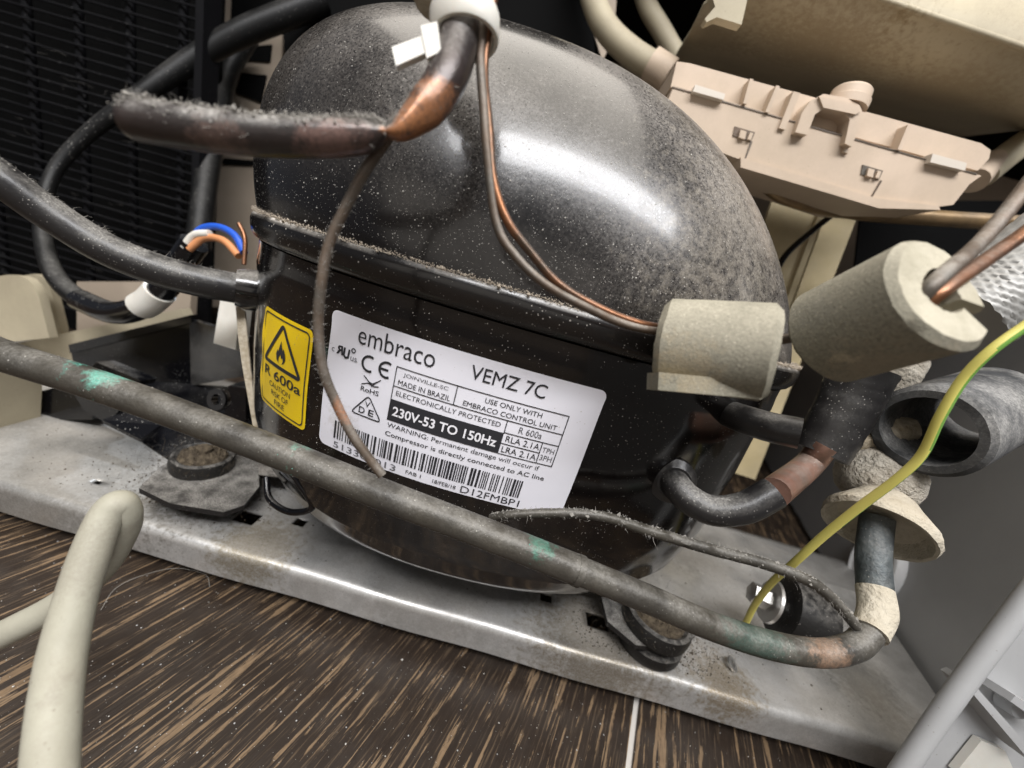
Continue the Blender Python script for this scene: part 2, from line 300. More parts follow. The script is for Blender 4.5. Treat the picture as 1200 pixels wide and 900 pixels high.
def lathe(name, c, axis, prof, m, parent=None, sides=32, wob=0, **k):
    """prof: (t along axis, radius) list"""
    ax = Vector(axis).normalized(); u = ax.orthogonal().normalized(); v = ax.cross(u); V = []; F = []
    for (t, r) in prof:
        for j in range(sides):
            a = 2*math.pi*j/sides; q = r*(1+wob*math.sin(3*a+t*900)+wob*random.uniform(-1, 1)*.6)
            V.append(Vector(c)+ax*t+u*math.cos(a)*q+v*math.sin(a)*q)
    for i in range(len(prof)-1):
        for j in range(sides): F.append((i*sides+j, i*sides+(j+1) % sides, (i+1)*sides+(j+1) % sides, (i+1)*sides+j))
    F.append(tuple(range(sides))[::-1]); F.append(tuple((len(prof)-1)*sides+j for j in range(sides)))
    return obj(name, V, F, m, parent, **k)

# ------------------------------------------------------------------ setting: tiled floor
gdir = Vector((math.sin(GR), math.cos(GR), 0)); gper = Vector((math.cos(GR), -math.sin(GR), 0))
p_gr = onz(742, 856, 0)                       # a point on the visible joint
floor = obj('floor', [(-3, -3, -.0007), (3, -3, -.0007), (3, 3, -.0007), (-3, 3, -.0007)], [(0, 1, 2, 3)], 'grout', smooth=False, kind='structure')
TW, TL, G = .34, 1.2, .0021
for i in range(-4, 5):
    for j in range(-2, 3):
        o0 = Vector((p_gr.x, p_gr.y, 0)) + gper*(i*TW+G/2) + gdir*(j*TL-.35+(i % 2)*.6+G/2)
        o1 = gper*(TW-G); o2 = gdir*(TL-G)
        slab('tile', [o0, o0+o1, o0+o1+o2, o0+o2], (0, 0, -.008), 'floor', floor, bevel=.0005, seg=2)
# grey side panel standing along the grain on the right
wp = Vector((.2272, .1353, 0)); wd = Vector((.079, .208, 0)).normalized(); wn = Vector((wd.y, -wd.x, 0))
pn = thing('side_panel', wp, 'smooth dark grey side panel standing on the floor at the right', 'side panel')
slab('panel', [wp-wd*.3+Vector((0, 0, .003)), wp+wd*.5+Vector((0, 0, .003)), wp+wd*.5+Vector((0, 0, .19)), wp-wd*.3+Vector((0, 0, .19))], wn*.012, 'wall', pn, bevel=.001)
slab('gasket', [wp-wd*.3-wn*.0016, wp+wd*.5-wn*.0016, wp+wd*.5-wn*.0016+Vector((0, 0, .0035)), wp-wd*.3-wn*.0016+Vector((0, 0, .0035))], wn*.0014, 'blackp', pn, bevel=.0003)
def onwall(px, py, off=0):
    r = ray(px, py); q = wp - wn*off; t = (q-CAM).dot(wn)/r.dot(wn); return CAM+r*t
kc = onwall(1030, 664)
lathe('round_cap', kc, -wn, [(0, .0240), (.0025, .0240), (.0045, .0228), (.005, .0212), (.0034, .0200), (.003, .002)], 'cover', pn, label='round pale grey cap on the panel')
# back of the cavity and cabinet floor above
slab('back_wall', [(-.8, .52, -.005), (.8, .52, -.005), (.8, .52, .6), (-.8, .52, .6)], (0, .01, 0), 'back', kind='structure')
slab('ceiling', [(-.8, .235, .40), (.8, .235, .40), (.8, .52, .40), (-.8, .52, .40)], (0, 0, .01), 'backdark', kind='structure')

# ------------------------------------------------------------------ steel base plate with folded front edge and punched holes
PZ, PT = .021, .0012
base = thing('base_plate', (0, .17, .008), 'dusty galvanised steel base rail with folded front edge under the compressor', 'base plate')
def plate_mesh():
    yf, yb = .1105, .235
    xl = -.32
    def xr(y): return (wp + wd*((y-wp.y)/wd.y)).x - .0045
    holes = [onz(115, 565, PZ), onz(640, 700, PZ), onz(700, 728, PZ), onz(290, 606, PZ), onz(352, 612, PZ), onz(772, 655, PZ), onz(265, 500, PZ)]
    hs = [(.0030, .0022), (.0052, .0046), (.0095, .0072), (.0090, .0070), (.0050, .0045), (.006, .004), (.012, .008)]
    xs = set(np.linspace(xl, .20, 90)); ys = set(np.linspace(yf, yb, 30))
    for h, (a, b) in zip(holes, hs):
        for s in (-1, 1): xs.add(h.x+s*a/2); ys.add(h.y+s*b/2)
    xs = sorted(xs); ys = sorted(ys)
    V = []; F = []; nx = len(xs)
    for y in ys:
        e = xr(y)
        for i, x in enumerate(xs):
            z = PZ
            ridge = math.exp(-((y-.197)/.0035)**2)*.003*(x > .075) + math.exp(-((y-.150)/.02)**2)*0
            V.append((x if i < nx-1 else e, y, z+ridge))
    for j in range(len(ys)-1):
        for i in range(nx-1):
            cx, cy = (xs[i]+xs[i+1])/2, (ys[j]+ys[j+1])/2
            if any(abs(cx-h.x) < a/2 and abs(cy-h.y) < b/2 for h, (a, b) in zip(holes, hs)): continue
            F.append((j*nx+i, j*nx+i+1, (j+1)*nx+i+1, (j+1)*nx+i))
    # rounded fold and flange
    r0 = .0032; prev = 0; rows = [(yf-r0*math.sin(a), PZ-r0+r0*math.cos(a)) for a in np.linspace(0, math.pi/2, 8)[1:]] + [(yf-r0, .0145), (yf-r0, .0085), (yf-r0+.0006, .0078), (yf-r0+.006, .0078)]
    for k, (y, z) in enumerate(rows):
        b0 = len(V)
        for i, x in enumerate(xs): V.append((x if i < nx-1 else xr(y), y + .0003*math.sin(x*90), z))
        p0 = 0 if k == 0 else b0-nx
        for i in range(nx-1): F.append((b0+i, b0+i+1, p0+i+1, p0+i))
    return V, F
V, F = plate_mesh()
po = obj('plate', V, F, 'steel', base); sm = po.modifiers.new('thickness', 'SOLIDIFY'); sm.thickness = PT; sm.offset = -1
# two feet carry the rail
for x in (-.27, .155):
    lathe('foot', (x, .15, 0), (0, 0, 1), [(0, .009), (.003, .010), (.008, .008), (.0195, .008)], 'blackp', base)

# ------------------------------------------------------------------ compressor
CX, CY, CA, CB, YAW = -.003, .161, .1015, .075, .04
SZ = ([.034, .0355, .039, .044, .050, .060, .075, .1, .1235, .1258, .1278, .1300, .1340], [.0, .42, .66, .79, .865, .925, .965, .98, .982, .993, .993, .983, .988])
cy_, sy_ = math.cos(YAW), math.sin(YAW)
def spw(v): return math.copysign(abs(v)**.9, v)
def shell_pt(ph, z, k=None, shx=0, off=0):
    k = np.interp(z, *SZ) if k is None else k
    X = CA*k*spw(math.cos(ph))+shx; Y = CB*k*spw(math.sin(ph))
    v = Vector((CX+X*cy_-Y*sy_, CY+X*sy_+Y*cy_, z))
    if off:
        nX = math.cos(ph)/CA; nY = math.sin(ph)/CB; n = Vector((nX*cy_-nY*sy_, nX*sy_+nY*cy_, 0)).normalized(); v += n*off
    return v
comp = thing('compressor', (CX, CY, .022), 'large black dusty hermetic compressor with white and yellow stickers', 'compressor')
NPH = 160
def rings(name, rows, m, closed_top=False, closed_bot=False, label=None):
    V = []; F = []
    for (k, z, sh) in rows:
        for j in range(NPH): V.append(shell_pt(2*math.pi*j/NPH, z, k, sh))
    for i in range(len(rows)-1):
        for j in range(NPH):
            j2 = (j+1) % NPH; F.append((i*NPH+j, i*NPH+j2, (i+1)*NPH+j2, (i+1)*NPH+j))
    if closed_bot: F.append(tuple(range(NPH))[::-1])
    if closed_top: F.append(tuple((len(rows)-1)*NPH+j for j in range(NPH)))
    return obj(name, V, F, m, comp, auto=60, label=label), V, F
zs = list(np.linspace(.0343, .06, 22)) + list(np.linspace(.064, .134, 40))
from_k = lambda z: float(np.interp(z, *SZ))
# smooth the profile a little
ks = np.array([from_k(z) for z in zs]); ks = np.convolve(np.pad(ks, 2, mode='edge'), [.1, .2, .4, .2, .1], 'valid')
lower, LV, LF = rings('lower_shell', [(k, z, 0) for k, z in zip(ks, zs)], 'shell_low', closed_bot=True)
lip = [(.992, .1345), (1.002, .1350), (1.010, .1362), (1.014, .1380), (1.015, .1398), (1.011, .1412), (1.003, .1420), (.990, .1418), (.980, .1405), (.972, .139)]
rings('weld_lip', [(k, z, 0) for k, z in lip], 'lip', label='flared rim where the two shell halves meet')
drows = []
H, E1, E2, SHX = .0740, .66, 1.1, -.0255
for t in np.linspace(0, math.pi/2*.9995, 60):
    sE = math.sin(t)**E2; drows.append((max(.99*math.cos(t)**E1, .002), .1395+H*sE, SHX*sE))
drows = [(.985, .136, 0)] + drows
dome, DV, DF = rings('upper_shell', drows, 'shell', closed_top=True)
BVH_L = BVHTree.FromPolygons(LV, LF); BVH_D = BVHTree.FromPolygons(DV, DF)
def hit_shell(px, py):
    r = ray(px, py).normalized()
    for b in (BVH_L, BVH_D):
        h = b.ray_cast(CAM, r)
        if h[0]: return h[0], h[1]
    return None
# bracket under the shell and its two feet

brk = [(300, 556), (330, 560), (372, 580), (405, 612), (445, 642), (500, 664), (560, 675), (640, 679), (700, 690), (745, 712)]
bp = [onz(x, y, .0315) for x, y in brk] + [Vector((.10, .20, .0315)), Vector((-.10, .20, .0315)), Vector((-.125, .15, .0315))]
slab('mounting_bracket', bp, (0, 0, -.0016), 'shell_low', comp, bevel=.0005)
tube('bracket_rim', [onz(x, y-1, .0322) for x, y in brk[2:9]], .0014, 'shell_low', comp, sides=10)
fl = [(163, 572), (186, 548), (236, 520), (302, 540), (304, 570), (286, 592), (262, 600), (200, 590)]
slab('foot_flange', [onz(x, y, .0318) for x, y in fl], (0, 0, -.0022), 'rubber', comp, bevel=.0007, label='dust covered left foot of the bracket')
fr = [(705, 700), (740, 690), (790, 706), (818, 740), (800, 762), (745, 756), (712, 728)]
slab('foot_flange', [onz(x, y, .0300) for x, y in fr], (0, 0, -.0020), 'rubber', comp, bevel=.0007, label='dust covered right foot of the bracket')
def grommet(px, py, z, r, lab):
    c = onz(px, py, z); c.z = PZ+.0004
    h = z-PZ
    g = thing('rubber_grommet', c, lab, 'rubber grommet', 'rubber grommets under the compressor feet')
    lathe('ring', c, (0, 0, 1), [(0, r*.95), (.002, r*1.0), (h*.45, r*.98), (h*.5, r*.8), (h*.8, r*.8), (h*.84, r), (h+.0012, r*1.02), (h+.0038, r*.97), (h+.0044, r*.86), (h+.0012, r*.55), (h+.001, r*.1)], 'rubberc', g, wob=.012)
    lathe('stud', c+Vector((0, 0, h+.0005)), (0, .1, 1), [(0, .0032), (.0066, .0030), (.0076, .0020)], 'dirt', g, sides=12, wob=.05)
    # a crumbly dust pile in the hollow
    V = []; F = []
    for i in range(14):
        for j in range(40):
            a = 2*math.pi*j/40; q = r*.80*i/13
            V.append((c.x+q*math.cos(a), c.y+q*math.sin(a), c.z+h+.0030+.0018*random.random()*(i < 13)+.0026*(1-i/13)))
    for i in range(13):
        for j in range(40): F.append((i*40+j, i*40+(j+1) % 40, (i+1)*40+(j+1) % 40, (i+1)*40+j))
    obj('caked_dust', V, F, 'dirt', g, kind='stuff'); return c, h
gL = grommet(238, 543, .0330, .0112, 'dust caked rubber grommet on the left foot of the compressor')
gR = grommet(768, 728, .0318, .0132, 'dust caked rubber grommet on the right foot of the compressor')

# ---------------------------- stickers: laid on the shell in (arc mm, z mm)
PHS = np.linspace(-math.pi, 0, 2001); SX = np.array([tuple(shell_pt(a, .11))[:2] for a in PHS])
ARC = np.concatenate([[0], np.cumsum(np.hypot(*np.diff(SX, axis=0).T))])*1000
ZS_, KS_ = zs, list(ks)
def onlab(a, z, off):
    ph = float(np.interp(a, ARC, PHS)); return shell_pt(ph, z/1000, float(np.interp(z/1000, ZS_, KS_)), 0, off)
def patch(name, a0, a1, z0, z1, rad, m, off, parent, curl=0, **k):
    """rounded rectangle laid on the shell"""
    nx, nz = 48, 24; V = []; F = []
    xs = np.concatenate([a0+rad*(1-np.cos(np.linspace(0, math.pi/2, 8))), np.linspace(a0+rad, a1-rad, nx)[1:-1], a1-rad+rad*np.sin(np.linspace(0, math.pi/2, 8))])
    for x in xs:
        dx = max(a0+rad-x, x-(a1-rad), 0); ins = rad-math.sqrt(max(rad*rad-dx*dx, 0))
        for j in range(nz):
            z = z0+ins+(z1-z0-2*ins)*j/(nz-1)
            V.append(onlab(x, z, off + curl*(.5+.5*math.sin(z*.42))*max(0, 1-(x-a0)/2.5)))
    n = len(xs)
    for i in range(n-1):
        for j in range(nz-1): F.append((i*nz+j, (i+1)*nz+j, (i+1)*nz+j+1, i*nz+j+1))
    return obj(name, V, F, m, parent, **k)
TXT = {}
def glyphs(body, bold=0, space=1):
    key = (body, bold, space)
    if key in TXT: return TXT[key]
    cu = bpy.data.curves.new('t', 'FONT'); cu.body = body; cu.resolution_u = 3; cu.offset = bold; cu.space_character = space
    o = bpy.data.objects.new('t', cu); COL.objects.link(o); bpy.context.view_layer.update()
    me = bpy.data.meshes.new_from_object(o.evaluated_get(bpy.context.evaluated_depsgraph_get()))
    V = np.array([tuple(v.co)[:2] for v in me.vertices]); F = [tuple(p.vertices) for p in me.polygons]
    bpy.data.objects.remove(o); bpy.data.meshes.remove(me); bpy.data.curves.remove(cu); TXT[key] = (V, F); return V, F
def text(name, body, x0, x1, zb, h, m='ink', parent=None, bold=0, off=.00032, cap=None, lean=0, mirror=False, space=1, drift=0):
    V, F = glyphs(body, bold, space); mn, mx = V.min(0), V.max(0)
    hh = cap or (mx[1]-mn[1]); W = V.copy()
    W[:, 0] = (V[:, 0]-mn[0])/(mx[0]-mn[0])
    if mirror: W[:, 0] = 1-W[:, 0]
    W[:, 1] = (V[:, 1]-(0 if cap else mn[1]))/hh*h
    P = [onlab(x0+u*(x1-x0)+lean*v, zb+v+drift*u, off) for u, v in W]
    return obj(name, P, F, m, parent, smooth=False)
def strokes(name, lines, wdt, m, parent, off=.00032):
    V = []; F = []
    for ln in lines:
        L_ = [np.array(q, float) for q in ln]
        closed = np.allclose(L_[0], L_[-1])
        pts = []
        for i in range(len(L_)-1):
            n = max(1, int(np.hypot(*(L_[i+1]-L_[i]))/1.5)); pts += [L_[i]+(L_[i+1]-L_[i])*k/n for k in range(n)]
        pts.append(L_[-1]); b0 = len(V); n = len(pts)
        for i, q in enumerate(pts):
            a = pts[i-1] if i else (pts[-2] if closed else None); b = pts[i+1] if i < n-1 else (pts[1] if closed else None)
            d1 = (q-a) if a is not None else (b-q); d2 = (b-q) if b is not None else (q-a)
            d1 = d1/np.hypot(*d1); d2 = d2/np.hypot(*d2); t = d1+d2; t /= max(np.hypot(*t), 1e-6); nn = np.array((-t[1], t[0]))
            s = 1/max(.45, abs(np.dot(nn, (-d1[1], d1[0]))))
            for sg in (-1, 1): V.append(onlab(*(q+nn*sg*wdt/2*s), off))
        for i in range(n-1): F.append((b0+2*i, b0+2*i+1, b0+2*i+3, b0+2*i+2))
    return obj(name, V, F, m, parent, smooth=False)
def fillrect(name, rects, m, parent, off=.0003, step=1.5):
    V = []; F = []
    for (x0, x1, z0, z1) in rects:
        n = max(1, int((x1-x0)/step)); b = len(V)
        for i in range(n+1):
            for z in (z0, z1): V.append(onlab(x0+(x1-x0)*i/n, z, off))
        for i in range(n): F.append((b+2*i, b+2*i+2, b+2*i+3, b+2*i+1))
    return obj(name, V, F, m, parent, smooth=False)
def arc(cx, cz, r, a0, a1, n=14, sx=1): return [(cx+sx*r*math.cos(R(a0+(a1-a0)*i/n)), cz+r*math.sin(R(a0+(a1-a0)*i/n))) for i in range(n+1)]
st = patch('rating_sticker', 89.8, 163, 86.1, 125, 2.2, 'paper', .00015, comp, label='white rating sticker with black print and barcode')
T = lambda *a, **k: text('lettering', *a, parent=st, **k)
T('embraco', 98.6, 119.8, 118.6, 5.0, bold=-.004)
T('VEMZ 7C', 129.0, 148.2, 118.9, 3.7)
T('JOINVILLE-SC', 112.6, 124.6, 113.9, 1.25, bold=-.006)
T('MADE IN BRAZIL', 111.6, 125.6, 111.6, 1.4, bold=-.002)
T('USE ONLY WITH', 134.2, 149.0, 113.9, 1.35)
T('EMBRACO CONTROL UNIT', 129.0, 153.6, 111.6, 1.35)
T('ELECTRONICALLY PROTECTED', 111.6, 139.6, 108.6, 1.35, bold=-.004)
T('R 600a', 144.5, 150.6, 108.3, 1.8, m='inkgrey')
T('RLA 2.1A', 141.9, 150.9, 105.1, 1.75); T('LRA 2.1A', 141.6, 150.9, 102.0, 1.75)
T('TPH', 151.8, 155.0, 104.9, 1.4, m='inkgrey'); T('3PH', 151.8, 155.0, 102.5, 1.6, m='inkgrey')
fillrect('print_block', [(110.4, 141.0, 101.3, 107.3)], 'ink', st)
T('230V-53 TO 150Hz', 111.6, 139.8, 102.9, 2.7, m='paperink', bold=.022, off=.00042)
T('WARNING: Permanent damage will occur if', 110.8, 152.6, 98.9, 1.75, bold=-.002)
T('Compressor is directly connected to AC line', 110.6, 154.8, 96.3, 1.75, bold=.004)
T('513302013', 95.2, 115.2, 86.8, 1.9, m='inkgrey'); T('FAB 1', 118.2, 122.6, 87.4, 1.1); T('18/FEB/18', 126.0, 132.6, 87.1, 1.2)
T('D12FMBP1', 134.0, 150.6, 86.8, 2.1, bold=-.004)
strokes('printed_table', [[(110.5, 116.2), (155.6, 116.2), (155.6, 101.4), (141, 101.4)], [(110.5, 116.2), (110.5, 107.2)], [(110.5, 111.0), (155.6, 110.9)], [(126.7, 116.2), (126.7, 111.0)],
                          [(141, 110.9), (141, 107.2)], [(141, 107.5), (155.6, 107.5)], [(141, 104.4), (151.3, 104.4)], [(151.3, 107.5), (151.3, 101.4)]], .24, 'ink', st)
bars = []; x = 95.0
while x < 149.6:
    b = random.choice([.28, .28, .42, .62]); bars.append((x, x+b, 89.6, 95.1)); x += b+random.choice([.26, .3, .5, .8])
fillrect('barcode', bars, 'ink', st)
strokes('ce_mark', [arc(102.9, 114.3, 2.0, 62, 298), arc(107.9, 114.3, 2.0, 62, 298), [(105.9, 114.3), (108.4, 114.3)]], .62, 'ink', st)
text('recognised_mark', 'R', 92.6, 94.8, 113.9, 2.4, 'ink', st, bold=.03, mirror=True, lean=-.15)
strokes('recognised_mark', [[(95.1, 116.2), (95.0, 114.2), (95.6, 113.6), (96.4, 113.9), (96.6, 116.1)]], .55, 'ink', st)
text('recognised_mark', 'c', 91.0, 91.9, 114.0, 1.1, 'inkgrey', st); text('recognised_mark', 'us', 97.2, 99.2, 113.4, 1.1, 'inkgrey', st)
strokes('recognised_mark', [arc(97.8, 116.2, .55, 0, 360)], .3, 'ink', st)
strokes('rohs_mark', [[(101.9, 110.9), (103.7, 109.6), (105.0, 109.4), (106.9, 111.2)], [(102.6, 110.5), (104.2, 109.0), (106.0, 110.4)], [(101.6, 108.4), (103.4, 109.2), (105.2, 108.8), (106.6, 109.2)], [(103.9, 109.7), (104.6, 108.7), (105.4, 109.6)]], .26, 'ink', st)
text('rohs_mark', 'RoHS', 101.6, 106.9, 106.6, 1.35, 'ink', st, bold=.004)
def rtri(cx, zt, zb, hw, r):
    P = [np.array((cx, zt)), np.array((cx+hw, zb)), np.array((cx-hw, zb))]; out = []
    for i in range(3):
        a, b, c = P[i-1], P[i], P[(i+1) % 3]; u = (a-b)/np.hypot(*(a-b)); v = (c-b)/np.hypot(*(c-b))
        for t in np.linspace(0, 1, 6): out.append(tuple((1-t)**2*(b+u*r)+2*t*(1-t)*b+t*t*(b+v*r)))
    return out+[out[0]]
strokes('vde_mark', [rtri(104.3, 105.9, 99.7, 4.6, 1.3)], .34, 'ink', st)
text('vde_mark', 'V', 103.5, 105.1, 102.6, 1.6, 'ink', st); text('vde_mark', 'D', 102.0, 103.8, 100.4, 1.8, 'ink', st, bold=.01); text('vde_mark', 'E', 104.9, 106.5, 100.4, 1.8, 'ink', st, bold=.01)
# yellow warning sticker
YA, YB, YZ0, YZ1 = 58.5, 84.0, 86.6, 117.0
ys_ = patch('warning_sticker', YA, YB, YZ0, YZ1, 1.8, 'yellow', .00015, comp, curl=.0004, label='yellow fire warning sticker with black print')
def rrect(x0, x1, z0, z1, r):
    o = []
    for cx, cz, a in ((x1-r, z1-r, 0), (x0+r, z1-r, 90), (x0+r, z0+r, 180), (x1-r, z0+r, 270)): o += arc(cx, cz, r, a, a+90, 6)
    return o+[o[0]]
strokes('printed_border', [rrect(YA+1.2, YB-1.2, YZ0+1.2, YZ1-1.2, 1.4)], .42, 'ink', ys_)
ym = (YA+YB)/2
strokes('warning_triangle', [rtri(ym-.2, 114.4, 101.6, 9.6, 1.2)], 1.15, 'ink', ys_)
flame = [(-.9, 0), (-2.2, .9), (-2.6, 2.4), (-2.0, 4.0), (-1.6, 3.2), (-1.1, 4.8), (-.3, 6.9), (.1, 5.4), (.9, 4.2), (1.2, 5.0), (2.0, 3.6), (2.4, 2.0), (1.8, .7), (.8, 0), (1.3, 1.2), (.9, 2.2), (.3, 1.6), (-.2, 2.9), (-1.0, 1.9), (-1.2, .8)]
bm = bmesh.new(); fv = [bm.verts.new((ym-.2+x_, 102.9+z_, 0)) for x_, z_ in flame]; f_ = bm.faces.new(fv); bmesh.ops.triangulate(bm, faces=[f_])
bm.verts.index_update(); obj('flame_mark', [onlab(v.co.x, v.co.y, .00032) for v in bm.verts], [[v.index for v in f.verts] for f in bm.faces], 'ink', ys_, smooth=False); bm.free()
YT = lambda *a, **k: text('lettering', *a, parent=ys_, **k)
YT('R 600a', YA+3.4, YB-2.6, 96.9, 3.1, bold=.012); YT('CAUTION', ym-6, ym+5.6, 94.1, 1.7, bold=-.004); YT('RISK OF', ym-4.6, ym+4.8, 91.6, 1.7, bold=-.004); YT('FIRE', ym-2.6, ym+3.0, 89.0, 1.7, bold=-.004)

# connectors on the shell
def shell_stub(px, py, r, ln, d=None):
    h = hit_shell(px, py)
    return h
# two short copper-ended outlets on the right of the shell
ot = thing('discharge_tube', atd(800, 570, .125), 'curved black tube with bare copper end leaving the compressor at lower right', 'tube')
P1 = [(776, 556, .148), (790, 580, .140), (825, 598, .131), (870, 594, .124), (905, 577, .119), (945, 548, .115), (968, 520, .113)]
_h = hit_shell(787, 557)[0]; _d = (_h-CAM).dot(FW)
P1 = [(780, 553, _d+.006), (790, 566, _d-.002), (806, 584, _d-.005), (835, 598, _d-.007), (872, 595, _d-.009), (907, 577, _d-.010), (945, 547, .113), (966, 522, .112)]
pts = [atd(*q) for q in P1]
tube('tube_body', pts[:6], [.0040]*6, 'sleeve', ot); tube('copper_end', pts[5:], [.0038]*3, 'copper_bright', ot)
lathe('weld_collar', pts[0], pts[1]-pts[0], [(.003, .0070), (.007, .0066), (.0085, .0046)], 'sleeve', ot)
os_ = thing('suction_outlet', atd(860, 490, .135), 'short black outlet tube with crumbling insulation below the foam block', 'tube')
P2 = [(848, 480, .150), (868, 492, .143), (900, 501, .136), (938, 508, .130)]; _h = hit_shell(856, 486)[0]; _d = (_h-CAM).dot(FW)
P2 = [(848, 482, _d+.004), (868, 490, _d-.004), (900, 500, _d-.010), (938, 508, _d-.014)]; pts2 = [atd(*q) for q in P2]
tube('tube_body', pts2, [.0038]*4, 'sleeve', os_)
tube('insulation_scrap', [atd(985, 508, .122), atd(1010, 512, .121), atd(1040, 505, .120), atd(1068, 502, .119)], [.0052, .0058, .0050, .0036], 'insul', os_, wob=.10, sides=14)
tube('wrapped_joint', [atd(1012, 432, .112), atd(1000, 460, .113), atd(982, 495, .114), atd(962, 532, .115)], [.0094, .0088, .0084, .0078], 'sleeve', None, flat=[(1, .8)]*4, wob=.02,
     label='joint wrapped in dusty black tape below the foam sleeves', cat='taped joint')

# ------------------------------------------------------------------ pipes and capillaries
ln = thing('return_pipe', atd(400, 560, .088), 'long dull brown pipe with green patina crossing in front of the compressor', 'pipe')
PF = [(-60, 388, .083), (0, 415, .084), (100, 447, .085), (200, 482, .086), (330, 532, .087), (450, 580, .087), (560, 622, .088), (677, 668, .088), (760, 702, .089), (830, 732, .090), (900, 755, .091), (960, 765, .092), (1000, 758, .094), (1019, 741, .096)]
tube('pipe_run', [atd(*q) for q in PF[:8]], .00355, 'tube', ln, sides=24)
tube('pipe_run', [atd(*q) for q in PF[7:]], [.0033]*4+[.0032]*3, 'tube', ln, sides=24)
tube('joint_ring', [atd(674, 667, .088), atd(681, 670, .088)], .0037, 'tube', ln, n=1, sides=24)
PV = [(1019, 741, .096), (1028, 717, .099), (1025, 690, .102), (1023, 655, .105), (1026, 622, .108), (1028, 606, .109)]
tube('cream_tape', [atd(*q) for q in PV[:3]], [.0038, .0042, .0041], 'tape', ln, sides=20)
tube('riser', [atd(*q) for q in PV[2:]], .0040, 'darkpipe', ln, sides=20)

ip = thing('inlet_pipe', atd(130, 290, .12), 'thick black dusty pipe running into the left side of the compressor', 'pipe')
PI_ = [(-70, 160, .098), (0, 209, .104), (60, 252, .111), (125, 292, .118), (190, 318, .125), (245, 332, .131), (292, 340, .138)]
tube('pipe_run', [atd(*q) for q in PI_], [.0047, .0048, .0049, .0051, .0053, .0054, .0055], 'sleeve', ip, sides=24)
e_ = atd(288, 339, .137); lathe('weld_collar', e_, atd(292, 340, .138)-atd(245, 332, .131), [(-.003, .0066), (.0, .0075), (.004, .0078)], 'shell_low', ip)

stb = thing('process_tube', atd(300, 155, .06), 'dusty sealed process tube hanging in front of the dome, crimped before its copper bend', 'tube')
PS = [(160, 141, .058), (171, 143, .058), (240, 153, .0585), (320, 161, .059), (390, 162, .0595), (430, 160, .060), (452, 156, .0605)]
s_a = tube('sealed_end', [atd(*q) for q in PS], [.0030, .0030, .0031, .0029, .0028, .0026, .0016], 'stub', stb, sides=24, wob=.008, flat=[(1, 1)]*4+[(1, 1), (1.0, .92), (1.2, .6)])
PC = [(452, 156, .0605), (470, 152, .061), (498, 128, .062), (522, 95, .063), (535, 60, .064), (540, 20, .065), (540, -40, .066)]
s_b = tube('copper_bend', [atd(*q) for q in PC], [.0014, .0022, .0031, .0034, .0034, .0035, .0035], 'stub', stb, sides=24, flat=[(1, .5), (1, .8)]+[(1, 1)]*5)
# capillaries
def cap(name, pts, r, m, lab, **k): return tube(name, [atd(*q) for q in pts], r, m, None, sides=8, n=10, label=lab, cat='capillary tube', group='thin capillary tubes', **k)
c1 = cap('capillary_tube', [(577, -30, .064), (566, 30, .0645), (563, 70, .065), (567, 130, .066), (571, 180, .067), (582, 262, .069), (604, 300, .070), (640, 334, .071), (690, 362, .073), (735, 381, .076), (785, 391, .079)], .00085, 'copper_dark', 'outer copper capillary running down from the tie to the square foam sleeve')
c2 = cap('capillary_tube', [(583, -30, .065), (571, 40, .0655), (567, 90, .066), (573, 150, .067), (578, 210, .068), (594, 258, .069), (622, 296, .071), (655, 333, .073), (700, 360, .075), (745, 378, .077), (785, 386, .080)], .00085, 'copper', 'inner reddish copper capillary running down from the tie to the square foam sleeve')
c3 = cap('capillary_tube', [(461, 152, .0625), (450, 168, .063), (428, 200, .064), (404, 245, .066), (386, 285, .067), (377, 330, .068), (373, 380, .070), (378, 430, .072), (393, 470, .074), (415, 513, .076), (448, 557, .078)], .00098, 'copper_dark', 'dusty brown capillary hanging from the crimp down across the stickers')
c4 = cap('capillary_tube', [(575, 607, .094), (600, 603, .092), (660, 601, .092), (710, 606, .092), (760, 622, .093), (830, 643, .094), (900, 662, .095), (950, 682, .095), (980, 707, .095), (1004, 735, .095)], [.0010, .0011, .0012, .0013, .0014, .0015, .0015, .0015, .0014, .0012], 'tube', 'fuzzy grey capillary running from the sticker to the pipe elbow', wob=.05)
tube('thin_rod', [atd(560, -60, .063), atd(578, 20, .0635)], .0018, 'copper', None, n=1, sides=12, label='short reddish copper rod beside the cable tie at the top', cat='copper rod') if False else None
# pair of copper tubes leaving the long foam sleeve to upper right
g2 = [[(1075, 352, .060), (1100, 326, .0595), (1150, 282, .066), (1200, 222, .068), (1260, 140, .070)], [(1082, 358, .061), (1110, 336, .0605), (1165, 298, .067), (1215, 262, .069), (1290, 200, .071)]]
for q, l_, m_ in zip(g2, ('upper of two copper tubes entering the long foam sleeve', 'lower of two copper tubes entering the long foam sleeve'), ('copper_dark', 'copper')):
    tube('copper_tube', [atd(*p) for p in q], .00125, m_, None, sides=10, label=l_, cat='copper tube', group='copper tubes at upper right')
tube('copper_tube', [atd(896, 402, .082), atd(915, 398, .080), atd(950, 392, .077)], .0011, 'copper_dark', None, n=4, sides=10, label='short dark copper link between the two foam sleeves', cat='copper tube')
